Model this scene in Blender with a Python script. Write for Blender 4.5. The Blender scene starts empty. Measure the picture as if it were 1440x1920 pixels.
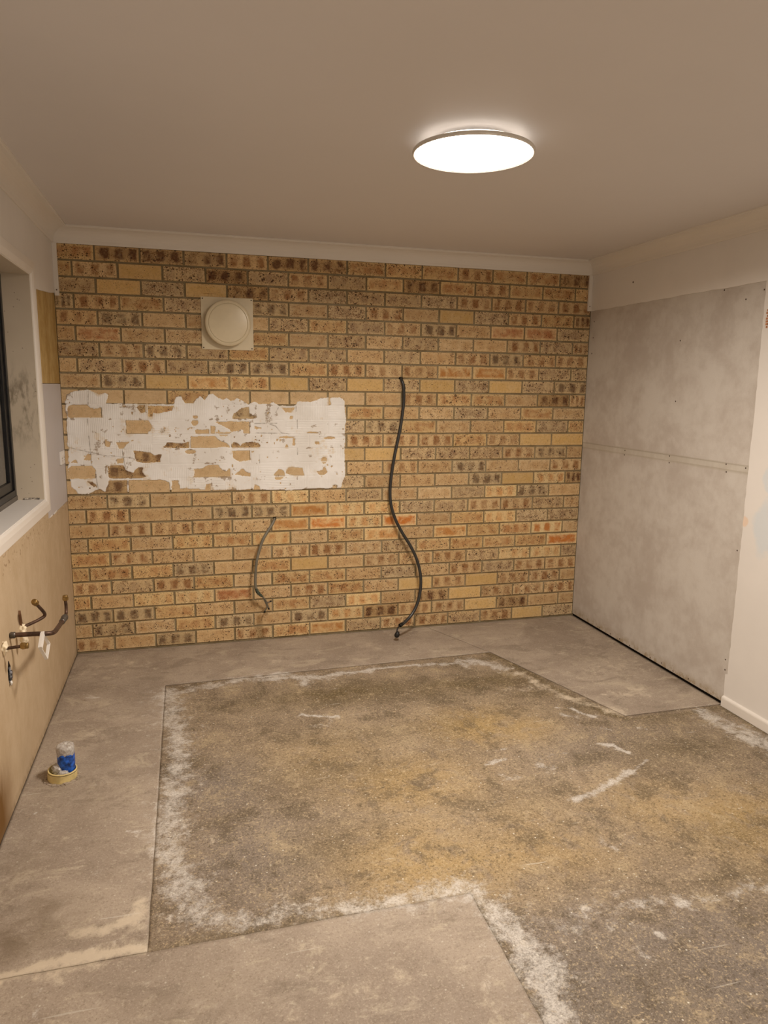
import bpy, bmesh, math, random
import numpy as np
from mathutils import Vector, Matrix

# ------------------------------------------------------------------ camera, world, exposure
C = bpy.context.scene.collection
scene = bpy.context.scene
XL, XR, H = -0.0957, 3.2411, 2.4486          # left wall, right wall, ceiling height
YF = -5.6                                     # wall behind the camera
LAMP = (1.566, -1.982)

cam_d = bpy.data.cameras.new('camera')
cam_d.sensor_fit = 'HORIZONTAL'
cam_d.sensor_width = 36.0
cam_d.lens = 1339.166 * 36.0 / 1440.0
cam_d.clip_start = 0.05
cam = bpy.data.objects.new('camera', cam_d)
C.objects.link(cam)
yaw, pit, rol = (-0.269488, -0.172547, -0.014085)
Rm = Matrix.Rotation(yaw, 3, 'Z') @ Matrix.Rotation(pit, 3, 'X') @ Matrix.Rotation(rol, 3, 'Y')
right, fwd, up = Rm.col[0], Rm.col[1], Rm.col[2]
M = Matrix.Identity(4)
for i in range(3):
    M[i][0], M[i][1], M[i][2] = right[i], up[i], -fwd[i]
M.translation = Vector((0.5876, -4.4374, 1.60905))
cam.matrix_world = M
scene.camera = cam

world = bpy.data.worlds.new('night')
scene.world = world
world.use_nodes = True
world.node_tree.nodes['Background'].inputs[0].default_value = (0.010, 0.012, 0.020, 1)
world.node_tree.nodes['Background'].inputs[1].default_value = 0.5

scene.view_settings.view_transform = 'Standard'
scene.view_settings.look = 'None'
scene.view_settings.gamma = 1.0
scene.view_settings.use_curve_mapping = False
scene.view_settings.exposure = 0.32
LIGHT = (1.0, 0.875, 0.745)                   # warm white of the LED lamp
LAMP_W = 10.0                                  # what the opal face itself shows
LAMP_P = 39.0                                  # watts of the LED disc
LAMP_SPREAD = 167.0
HALO_W = 2.8
FILL_W = 6.0  # face glow of the added fill lamp behind the camera

# ------------------------------------------------------------------ helpers
def lin(r, g, b):
    f = lambda c: (c / 255 / 12.92) if c / 255 <= 0.04045 else ((c / 255 + 0.055) / 1.055) ** 2.4
    return (f(r), f(g), f(b), 1.0)

WHITE_REF = lin(217, 203, 190)
def alb(r, g, b, k=0.80):
    """albedo of a surface that photographs as (r,g,b) where white paint photographs as WHITE_REF"""
    l = lin(r, g, b)
    return tuple(min(0.95, l[i] / WHITE_REF[i] * k) for i in range(3)) + (1.0,)

class NT:
    def __init__(self, name, rough=0.8, spec=0.3):
        self.m = bpy.data.materials.new(name)
        self.m.use_nodes = True
        self.t = self.m.node_tree
        self.b = self.t.nodes['Principled BSDF']
        self.b.inputs['Roughness'].default_value = rough
        self.b.inputs['Specular IOR Level'].default_value = spec
    def n(self, typ, **kw):
        nd = self.t.nodes.new(typ)
        for k, v in kw.items():
            setattr(nd, k, v)
        return nd
    def link(self, a, b):
        self.t.links.new(a, b)
    def val(self, sock, v):
        if isinstance(v, bpy.types.NodeSocket):
            self.link(v, sock)
        else:
            sock.default_value = v
    def math(self, op, a, b=None, c=None, clamp=False):
        nd = self.n('ShaderNodeMath', operation=op, use_clamp=clamp)
        self.val(nd.inputs[0], a)
        if b is not None: self.val(nd.inputs[1], b)
        if c is not None: self.val(nd.inputs[2], c)
        return nd.outputs[0]
    def ramp(self, v, lo, hi, a=0.0, b=1.0):
        nd = self.n('ShaderNodeMapRange', interpolation_type='SMOOTHSTEP')
        self.val(nd.inputs['Value'], v)
        self.val(nd.inputs['From Min'], lo); self.val(nd.inputs['From Max'], hi)
        self.val(nd.inputs['To Min'], a); self.val(nd.inputs['To Max'], b)
        return nd.outputs['Result']
    def noise(self, vec, scale, detail=3.0, rough=0.55, dist=0.0):
        nd = self.n('ShaderNodeTexNoise')
        if vec is not None: self.link(vec, nd.inputs['Vector'])
        nd.inputs['Scale'].default_value = scale
        nd.inputs['Detail'].default_value = detail
        nd.inputs['Roughness'].default_value = rough
        nd.inputs['Distortion'].default_value = dist
        return nd.outputs['Fac']
    def voro(self, vec, scale, feature='F1', rnd=1.0):
        nd = self.n('ShaderNodeTexVoronoi', feature=feature)
        if vec is not None: self.link(vec, nd.inputs['Vector'])
        nd.inputs['Scale'].default_value = scale
        nd.inputs['Randomness'].default_value = rnd
        return nd
    def pos(self):
        return self.n('ShaderNodeNewGeometry').outputs['Position']
    def scaled(self, vec, s, off=(0, 0, 0)):
        nd = self.n('ShaderNodeMapping')
        self.link(vec, nd.inputs['Vector'])
        nd.inputs['Scale'].default_value = s
        nd.inputs['Location'].default_value = off
        return nd.outputs[0]
    def mix(self, fac, a, b, mode='MIX'):
        nd = self.n('ShaderNodeMix', data_type='RGBA', blend_type=mode)
        self.val(nd.inputs[0], fac)
        self.val(nd.inputs[6], a); self.val(nd.inputs[7], b)
        return nd.outputs[2]
    def attr(self, name):
        return self.n('ShaderNodeAttribute', attribute_name=name)
    def sep(self, v):
        nd = self.n('ShaderNodeSeparateColor')
        self.link(v, nd.inputs[0])
        return nd.outputs
    def xyz(self, v):
        nd = self.n('ShaderNodeSeparateXYZ')
        self.link(v, nd.inputs[0])
        return nd.outputs
    def color(self, c):
        self.val(self.b.inputs['Base Color'], c)
    def bump(self, h, strength=0.3, dist=0.002):
        nd = self.n('ShaderNodeBump')
        nd.inputs['Strength'].default_value = strength
        nd.inputs['Distance'].default_value = dist
        self.link(h, nd.inputs['Height'])
        self.link(nd.outputs[0], self.b.inputs['Normal'])

def plain(name, col, rough=0.7, spec=0.3, metal=0.0, var=0.06, scale=12.0):
    m = NT(name, rough, spec)
    p = m.pos()
    f = m.noise(p, scale, 4)
    dark = tuple(c * (1 - var * 2) for c in col[:3]) + (1,)
    lite = tuple(min(1, c * (1 + var * 2)) for c in col[:3]) + (1,)
    m.color(m.mix(m.ramp(f, 0.3, 0.7), dark, lite))
    m.b.inputs['Metallic'].default_value = metal
    return m.m

class MB:
    """collects verts / faces and links them as one mesh object"""
    def __init__(self):
        self.v = []; self.f = []; self.smooth = []
    def add(self, vs, fs, smooth=False):
        o = len(self.v)
        self.v += [tuple(p) for p in vs]
        self.f += [tuple(o + i for i in q) for q in fs]
        self.smooth += [smooth] * len(fs)
        return self
    def box(self, lo, hi, bev=0.0, mat=None):
        bm = bmesh.new()
        bmesh.ops.create_cube(bm, size=1.0)
        for v in bm.verts:
            v.co = Vector([lo[i] + (v.co[i] + 0.5) * (hi[i] - lo[i]) for i in range(3)])
        if bev:
            bmesh.ops.bevel(bm, geom=bm.edges[:], offset=bev, segments=2, affect='EDGES', profile=0.6)
        if mat is not None:
            bm.transform(mat)
        self.frombm(bm)
        return self
    def frombm(self, bm, smooth=False):
        bm.verts.index_update()
        self.add([v.co[:] for v in bm.verts], [[v.index for v in f.verts] for f in bm.faces], smooth)
        bm.free()
        return self
    def prism(self, poly, axis, a, b):
        """polygon in the two other axes (cyclic order), extruded along axis from a to b"""
        n = len(poly)
        def P(q, t):
            p = list(q); p.insert(axis, t); return p
        vs = [P(q, a) for q in poly] + [P(q, b) for q in poly]
        fs = [list(range(n)), list(range(2 * n - 1, n - 1, -1))] + [[i, i + n, (i + 1) % n + n, (i + 1) % n] for i in range(n)]
        self.add(vs, fs)
        return self
    def tube(self, pts, rad, seg=12, cap=True):
        pts = [Vector(p) for p in pts]
        n = len(pts)
        rads = rad if isinstance(rad, (list, tuple)) else [rad] * n
        t0 = (pts[1] - pts[0]).normalized()
        ref = Vector((0, 0, 1)) if abs(t0.z) < 0.9 else Vector((0, 1, 0))
        nx = t0.cross(ref).normalized()
        vs = []; fs = []
        for i, p in enumerate(pts):
            t = (pts[min(i + 1, n - 1)] - pts[max(i - 1, 0)]).normalized()
            nx = (nx - t * nx.dot(t)).normalized()
            ny = t.cross(nx)
            for k in range(seg):
                a = 2 * math.pi * k / seg
                vs.append(p + (nx * math.cos(a) + ny * math.sin(a)) * rads[i])
        for i in range(n - 1):
            for k in range(seg):
                k2 = (k + 1) % seg
                fs.append([i * seg + k, i * seg + k2, (i + 1) * seg + k2, (i + 1) * seg + k])
        self.add(vs, fs, True)
        if cap:
            o = len(vs)
            self.add(vs[:seg], [list(range(seg - 1, -1, -1))]); self.add(vs[-seg:], [list(range(seg))])
        return self
    def lathe(self, prof, seg=48, mat=None, smooth=True):
        """profile [(r, h)] turned about local z; mat places it"""
        mat = mat or Matrix.Identity(4)
        vs = []; fs = []
        for r, h in prof:
            for k in range(seg):
                a = 2 * math.pi * k / seg
                vs.append(mat @ Vector((r * math.cos(a), r * math.sin(a), h)))
        for i in range(len(prof) - 1):
            for k in range(seg):
                k2 = (k + 1) % seg
                fs.append([i * seg + k, i * seg + k2, (i + 1) * seg + k2, (i + 1) * seg + k])
        self.add(vs, fs, smooth)
        return self
    def build(self, name, mat=None, parent=None, fixn=True):
        me = bpy.data.meshes.new(name)
        me.from_pydata(self.v, [], self.f)
        me.polygons.foreach_set('use_smooth', self.smooth)
        if fixn:
            bm = bmesh.new(); bm.from_mesh(me)
            bmesh.ops.remove_doubles(bm, verts=bm.verts[:], dist=1e-6)
            bmesh.ops.recalc_face_normals(bm, faces=bm.faces[:])
            bm.to_mesh(me); bm.free()
        o = bpy.data.objects.new(name, me)
        C.objects.link(o)
        if mat: me.materials.append(mat)
        if parent is not None: o.parent = parent
        return o

def tag(o, label=None, cat=None, group=None, kind=None):
    for k, v in (('label', label), ('category', cat), ('group', group), ('kind', kind)):
        if v: o[k] = v
    return o

def empty(name, loc=(0, 0, 0)):
    o = bpy.data.objects.new(name, None)
    o.empty_display_size = 0.05
    C.objects.link(o); o.location = loc
    return o

def under(child, root):
    """parent a mesh modelled in world coordinates to an Empty without moving it"""
    child.parent = root
    child.matrix_parent_inverse = Matrix.Translation(root.location).inverted()
    return child

def spline(pts, n=8):
    """Catmull-Rom through the points"""
    P = [Vector(p) for p in pts]
    P = [P[0] * 2 - P[1]] + P + [P[-1] * 2 - P[-2]]
    out = []
    for i in range(1, len(P) - 2):
        for k in range(n):
            t = k / n
            a, b, c, d = P[i - 1], P[i], P[i + 1], P[i + 2]
            out.append(0.5 * ((2 * b) + (c - a) * t + (2 * a - 5 * b + 4 * c - d) * t * t + (3 * b - a - 3 * c + d) * t ** 3))
    out.append(P[-2])
    return out

# numpy noise, for meshes whose shape and stains are worked out here
_rs = np.random.RandomState(7)
_tab = _rs.rand(256, 256).astype(np.float32)
def vnoise(x, y):
    xi = np.floor(x).astype(int); yi = np.floor(y).astype(int)
    fx = x - xi; fy = y - yi
    fx = fx * fx * (3 - 2 * fx); fy = fy * fy * (3 - 2 * fy)
    g = lambda a, b: _tab[a & 255, b & 255]
    return (g(xi, yi) * (1 - fx) + g(xi + 1, yi) * fx) * (1 - fy) + (g(xi, yi + 1) * (1 - fx) + g(xi + 1, yi + 1) * fx) * fy
def fbm(x, y, s, o=4, seed=0):
    t = 0; a = 0.5; n = 0
    for k in range(o):
        t = t + a * vnoise(x * s + seed * 17.3 + k * 5.1, y * s + seed * 9.7 + k * 3.3); n += a
        s *= 2.03; a *= 0.5
    return t / n
def seg_dist(x, y, pts):
    d = np.full(x.shape, 9e9)
    for (ax, ay), (bx, by) in zip(pts[:-1], pts[1:]):
        dx, dy = bx - ax, by - ay
        t = np.clip(((x - ax) * dx + (y - ay) * dy) / max(dx * dx + dy * dy, 1e-12), 0, 1)
        d = np.minimum(d, np.hypot(x - ax - t * dx, y - ay - t * dy))
    return d
def poly_sd(x, y, poly):
    """signed distance, positive inside"""
    d = seg_dist(x, y, list(poly) + [poly[0]])
    ins = np.zeros(x.shape, bool)
    n = len(poly)
    for i in range(n):
        x1, y1 = poly[i]; x2, y2 = poly[(i + 1) % n]
        if y1 == y2: continue
        c = ((y1 > y) != (y2 > y)) & (x < (x2 - x1) * (y - y1) / (y2 - y1) + x1)
        ins ^= c
    return np.where(ins, d, -d)

def grid_mesh(name, X, Y, Z, mat, parent=None, attrs=None, keep=None, smooth=True):
    """X, Y, Z arrays (m, n) -> grid mesh; keep is an (m-1, n-1) mask of cells; attrs {name: (m, n, 4)}"""
    m, n = X.shape
    idx = np.arange(m * n).reshape(m, n)
    q = np.stack([idx[:-1, :-1], idx[1:, :-1], idx[1:, 1:], idx[:-1, 1:]], -1)
    q = q[keep] if keep is not None else q.reshape(-1, 4)
    co = np.stack([X, Y, Z], -1).reshape(-1, 3)
    used = np.unique(q)
    remap = np.full(m * n, -1); remap[used] = np.arange(len(used))
    q = remap[q]; co = co[used]
    me = bpy.data.meshes.new(name)
    me.vertices.add(len(co)); me.vertices.foreach_set('co', co.astype(np.float32).ravel())
    me.loops.add(q.size); me.loops.foreach_set('vertex_index', q.astype(np.int32).ravel())
    me.polygons.add(len(q)); me.polygons.foreach_set('loop_start', np.arange(0, q.size, 4, dtype=np.int32))
    me.polygons.foreach_set('loop_total', np.full(len(q), 4, dtype=np.int32))
    me.polygons.foreach_set('use_smooth', np.full(len(q), smooth))
    me.update(calc_edges=True)
    for k, a in (attrs or {}).items():
        at = me.attributes.new(k, 'FLOAT_COLOR', 'POINT')
        at.data.foreach_set('color', a.reshape(-1, 4)[used].astype(np.float32).ravel())
    me.materials.append(mat)
    me.validate()
    o = bpy.data.objects.new(name, me); C.objects.link(o)
    if parent is not None: o.parent = parent
    return o

rnd = random.Random(11)

# ------------------------------------------------------------------ materials
def wall_paint(name, col, blot=0.05):
    m = NT(name, 0.55, 0.25)
    p = m.pos()
    f = m.noise(p, 2.2, 5, 0.6)
    g = m.noise(p, 160, 3, 0.6)
    c = m.mix(m.ramp(f, 0.3, 0.7), tuple(x * (1 - blot) for x in col[:3]) + (1,), col)
    m.color(c)
    m.bump(g, 0.08, 0.001)
    return m
WHITE = alb(219, 202, 186)
M_paint = wall_paint('white_paint', WHITE).m
M_ceil = wall_paint('ceiling_paint', (0.74, 0.715, 0.715, 1), 0.02).m
M_trim = wall_paint('gloss_trim_paint', (0.80, 0.765, 0.72, 1), 0.02).m
M_trim.node_tree.nodes['Principled BSDF'].inputs['Roughness'].default_value = 0.3

# painted wall right: filler smears and a stain
m = wall_paint('patched_white_paint', WHITE)
p = m.pos(); s = m.xyz(p)
def spot(m, cy, cz, ry, rz, edge=0.35):
    dy = m.math('DIVIDE', m.math('SUBTRACT', s[1], cy), ry)
    dz = m.math('DIVIDE', m.math('SUBTRACT', s[2], cz), rz)
    d = m.math('SQRT', m.math('ADD', m.math('MULTIPLY', dy, dy), m.math('MULTIPLY', dz, dz)))
    d = m.math('ADD', d, m.math('MULTIPLY', m.math('SUBTRACT', m.noise(p, 9, 4), 0.5), 0.9))
    return m.ramp(d, 1.0, 1.0 - edge)
smear = m.math('MAXIMUM', m.math('MAXIMUM', spot(m, -1.68, 1.52, .05, .07), spot(m, -1.70, 1.21, .06, .08)), m.math('MAXIMUM', spot(m, -1.70, 0.98, .10, .16), spot(m, -1.66, 1.80, .04, .06)))
base = m.b.inputs['Base Color'].links[0].from_socket
c = m.mix(m.math('MULTIPLY', smear, 0.7), base, alb(200, 196, 190))
c = m.mix(m.math('MULTIPLY', spot(m, -1.555, 0.98, .03, .03), 0.6), c, alb(222, 178, 140))
m.color(c)
M_patched = m.m

def board_mat(name, c0, c1, streak=(1, 1, 1), extra=None):
    m = NT(name, 0.8, 0.2)
    p = m.pos()
    a = m.noise(m.scaled(p, streak), 3.0, 6, 0.62, 0.4)
    b = m.noise(p, 14, 5, 0.65)
    f = m.math('ADD', m.math('MULTIPLY', a, 0.6), m.math('MULTIPLY', b, 0.4))
    c = m.mix(m.ramp(f, 0.36, 0.62), c0, c1)
    fine = m.noise(p, 220, 3, 0.6)
    c = m.mix(m.ramp(fine, 0.3, 0.7, 0.0, 0.12), c, tuple(x * 0.7 for x in c0[:3]) + (1,))
    if extra: c = extra(m, p, c)
    m.color(c)
    m.bump(fine, 0.12, 0.001)
    return m.m
M_board = board_mat('plaster_board', alb(168, 150, 134), alb(190, 174, 158))
def joint_band(m, p, c):
    z = m.xyz(p)[2]
    w = m.math('MULTIPLY', m.math('SUBTRACT', m.noise(m.scaled(p, (1, 1, .3)), 6, 3), 0.5), 0.012)
    z = m.math('ADD', z, w)
    band = m.math('MULTIPLY', m.ramp(z, 1.205, 1.22), m.ramp(z, 1.262, 1.252))
    c = m.mix(m.math('MULTIPLY', band, 0.55), c, alb(164, 146, 122))
    # mould specks and tide mark at the foot
    foot = m.ramp(z, 0.085, 0.02)
    n = m.noise(p, 26, 4, 0.7)
    c = m.mix(m.math('MULTIPLY', foot, m.ramp(n, 0.42, 0.62, 0.25, 0.85)), c, alb(150, 124, 92))
    return c
M_board_r = board_mat('plaster_board_right', alb(179, 160, 143), alb(197, 180, 163), extra=joint_band)
def left_stain(m, p, c):
    s_ = m.xyz(p)
    d = m.math('DIVIDE', m.math('ADD', s_[1], 2.05), 0.5)
    a = m.ramp(m.math('ABSOLUTE', d), 1.0, 0.15)
    n = m.noise(m.scaled(p, (1, 1, 0.15)), 40, 4, 0.7)
    zz = m.math('SUBTRACT', s_[2], m.math('MULTIPLY', n, 0.16))
    b = m.ramp(zz, 0.24, 0.02)
    k = m.math('MULTIPLY', m.math('MULTIPLY', a, b), 1.5, clamp=True)
    c = m.mix(k, c, alb(112, 76, 38))
    rim = m.math('MULTIPLY', m.ramp(s_[2], 0.05, 0.0), m.ramp(m.noise(p, 30, 3), 0.35, 0.6, 0.1, 0.5))
    c = m.mix(rim, c, alb(120, 92, 62))
    # nicks where the splashback was torn away, below the window
    tn = m.math('MULTIPLY', m.ramp(s_[2], 0.86, 0.93), m.ramp(m.noise(p, 45, 3, 0.6), 0.60, 0.66))
    c = m.mix(m.math('MULTIPLY', tn, 0.7), c, alb(120, 86, 54))
    ln = m.math('MULTIPLY', m.ramp(s_[2], 0.80, 0.93), m.ramp(m.noise(p, 37, 3, 0.6), 0.34, 0.30))
    return m.mix(m.math('MULTIPLY', ln, 0.5), c, alb(214, 188, 160))
M_mdf = board_mat('bare_particle_board', alb(178, 147, 112), alb(190, 160, 126), (1, 1, 0.35), left_stain)
M_mdf_dark = board_mat('varnished_board', alb(160, 122, 66), alb(186, 150, 96), (1, 3, 0.25))
M_lilac = wall_paint('pale_grey_paint', alb(186, 170, 160)).m

# reveal of the window: cream with mildew
m = NT('stained_reveal_paint', 0.6, 0.3)
p = m.pos(); s2 = m.xyz(p)
n = m.noise(m.scaled(p, (3, 3, 1)), 9, 5, 0.65)
band = m.math('MULTIPLY', m.ramp(s2[2], 1.25, 1.45), m.ramp(s2[2], 1.75, 1.55))
k = m.math('MULTIPLY', band, m.ramp(n, 0.42, 0.65))
c = m.mix(m.noise(p, 5, 3), alb(184, 161, 134), alb(196, 173, 147))
c = m.mix(m.math('MULTIPLY', k, 0.75), c, alb(110, 92, 70))
sp = m.voro(p, 28).outputs['Distance']
c = m.mix(m.math('MULTIPLY', m.ramp(sp, 0.10, 0.05), 0.6), c, alb(110, 90, 66))
m.color(c)
M_reveal = m.m

# mortar
m = NT('mortar', 0.9, 0.15)
p = m.pos()
c = m.mix(m.ramp(m.noise(p, 9, 4), 0.3, 0.7), alb(132, 110, 78), alb(158, 136, 104))
c = m.mix(m.ramp(m.noise(p, 300, 3, 0.7), 0.35, 0.7, 0, 0.5), c, alb(96, 78, 48))
m.color(c); m.bump(m.noise(p, 260, 3, 0.7), 0.5, 0.002)
M_mortar = m.m

# brick: base / tint / par are face attributes of each brick
m = NT('speckled_clay_brick', 0.82, 0.2)
p0 = m.pos()
par = m.sep(m.attr('par').outputs['Color'])          # r blotch strength, g speckle, b seed
par2 = m.sep(m.attr('par2').outputs['Color'])        # r bands, g paleness, b streak
off = m.n('ShaderNodeCombineXYZ')
m.link(m.math('MULTIPLY', par[2], 37.0), off.inputs[0]); m.link(m.math('MULTIPLY', par[2], 11.0), off.inputs[2])
va = m.n('ShaderNodeVectorMath', operation='ADD'); m.link(p0, va.inputs[0]); m.link(off.outputs[0], va.inputs[1])
p = va.outputs[0]
uv = m.xyz(m.attr('uvb').outputs['Vector'])
wob = m.math('MULTIPLY', m.math('SUBTRACT', m.noise(p, 35, 3), 0.5), 0.022)
eu = m.math('MULTIPLY', m.math('SUBTRACT', 1.0, m.math('ABSOLUTE', uv[0])), 0.115)
ev = m.math('MULTIPLY', m.math('SUBTRACT', 1.0, m.math('ABSOLUTE', uv[1])), 0.0385)
edge = m.ramp(m.math('ADD', m.math('MINIMUM', eu, ev), wob), -0.001, 0.021)
cosb = m.math('ADD', m.math('MULTIPLY', m.math('COSINE', m.math('MULTIPLY', m.math('ADD', uv[0], m.math('MULTIPLY', m.math('SUBTRACT', par[2], 0.5), 0.25)), 9.2)), 0.5), 0.5)
bandf = m.math('ADD', m.math('SUBTRACT', 1.0, par2[0]), m.math('MULTIPLY', par2[0], m.ramp(m.math('ADD', cosb, m.math('SUBTRACT', m.noise(p, 30, 3), 0.5)), 0.05, 0.85)))
bn = m.ramp(m.noise(p, 16, 4, 0.6, 0.5), 0.30, 0.62, 0.25, 1.0)
blot = m.math('MULTIPLY', m.math('MULTIPLY', m.math('MULTIPLY', edge, bandf), bn), par[0], clamp=True)
base = m.attr('base').outputs['Color']; tint = m.attr('tint').outputs['Color']
c = m.mix(blot, base, tint)
# mottled clay
c = m.mix(m.ramp(m.noise(p, 75, 4, 0.7), 0.42, 0.68, 0.0, 0.36), c, alb(164, 118, 70))
c = m.mix(m.ramp(m.noise(p, 28, 3, 0.6), 0.5, 0.75, 0.0, 0.28), c, alb(210, 176, 130))
# dark diagonal streaks
st = m.n('ShaderNodeMapping'); m.link(p, st.inputs[0]); st.inputs['Rotation'].default_value = (0, 0.5, 0); st.inputs['Scale'].default_value = (0.22, 1, 2.4)
sk = m.math('MULTIPLY', m.ramp(m.noise(st.outputs[0], 26, 2, 0.5, 0.4), 0.68, 0.74), par2[2])
c = m.mix(m.math('MULTIPLY', sk, 0.55), c, alb(140, 84, 40))
# iron specks, fine and coarse
gate = m.ramp(m.noise(p, 22, 3, 0.6), 0.30, 0.66, 0.25, 1.0)
gs = m.math('MULTIPLY', gate, par[1])
v1 = m.voro(p, 265); r1 = m.sep(v1.outputs['Color'])
th1 = m.math('MULTIPLY', m.math('MULTIPLY', r1[0], r1[0]), m.math('MULTIPLY', gs, 0.80))
k1 = m.ramp(m.math('SUBTRACT', th1, v1.outputs['Distance']), -0.06, 0.08)
wp = m.math('MULTIPLY', m.noise(p, 150, 3, 0.7), 1.2)
v2 = m.voro(p, 95); r2 = m.sep(v2.outputs['Color'])
th2 = m.math('MULTIPLY', m.math('POWER', r2[1], 4.0), m.math('MULTIPLY', gs, 0.46))
k2 = m.ramp(m.math('SUBTRACT', th2, m.math('ADD', v2.outputs['Distance'], m.math('SUBTRACT', wp, 0.60))), -0.02, 0.06)
keep = m.math('SUBTRACT', 1.0, m.math('MULTIPLY', par2[1], 0.5))
pep = m.math('MULTIPLY', m.ramp(m.noise(p, 330, 3, 0.7), 0.56, 0.68), m.math('MULTIPLY', gs, 0.45), clamp=True)
c = m.mix(m.math('MULTIPLY', pep, keep), c, alb(128, 84, 50))
c = m.mix(m.math('MULTIPLY', m.math('MULTIPLY', k1, 0.80), keep), c, alb(100, 60, 32))
c = m.mix(m.math('MULTIPLY', m.math('MULTIPLY', k2, 0.85), keep), c, alb(56, 34, 26))
c = m.mix(m.math('MULTIPLY', par2[1], m.ramp(m.noise(p, 20, 4), 0.3, 0.7, 0.35, 0.75)), c, alb(212, 176, 132))
sx = m.xyz(p0)
dx = m.math('ADD', m.math('SUBTRACT', sx[0], 0.995), m.math('MULTIPLY', m.math('SUBTRACT', m.noise(p0, 14, 3), 0.5), 0.05))
damp = m.math('MULTIPLY', m.ramp(m.math('ABSOLUTE', dx), 0.035, 0.008), m.ramp(sx[2], 0.24, 0.10))
c = m.mix(m.math('MULTIPLY', damp, 0.5), c, alb(104, 76, 40))
m.color(c)
hh = m.math('SUBTRACT', m.noise(p, 150, 4, 0.7), m.math('MULTIPLY', m.math('MAXIMUM', k1, k2), 0.6))
m.bump(hh, 0.35, 0.0015)
M_brick = m.m

# tile adhesive
m = NT('tile_adhesive', 0.85, 0.2)
p = m.pos()
at = m.sep(m.attr('tone').outputs['Color'])          # r dirt, g thin film, b crack
c = m.mix(m.ramp(m.noise(p, 5, 4), 0.3, 0.7), alb(220, 204, 188), alb(234, 220, 207))
c = m.mix(m.ramp(m.math('ADD', at[1], m.math('MULTIPLY', m.math('SUBTRACT', m.noise(p, 60, 4, 0.7), 0.5), 0.9)), 0.35, 0.8, 0, 0.7), c, alb(208, 178, 142))
c = m.mix(m.math('MULTIPLY', m.ramp(m.math('ADD', at[0], m.math('MULTIPLY', m.math('SUBTRACT', m.noise(p, 120, 3, 0.7), 0.5), 1.0)), 0.55, 0.9), 0.75), c, alb(136, 104, 70))
c = m.mix(m.math('MULTIPLY', at[2], m.ramp(m.noise(p, 40, 3), 0.35, 0.6, 0.2, 0.8)), c, alb(104, 84, 64))
m.color(c); m.bump(m.noise(p, 180, 3, 0.6), 0.3, 0.001)
M_adhesive = m.m

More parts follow.
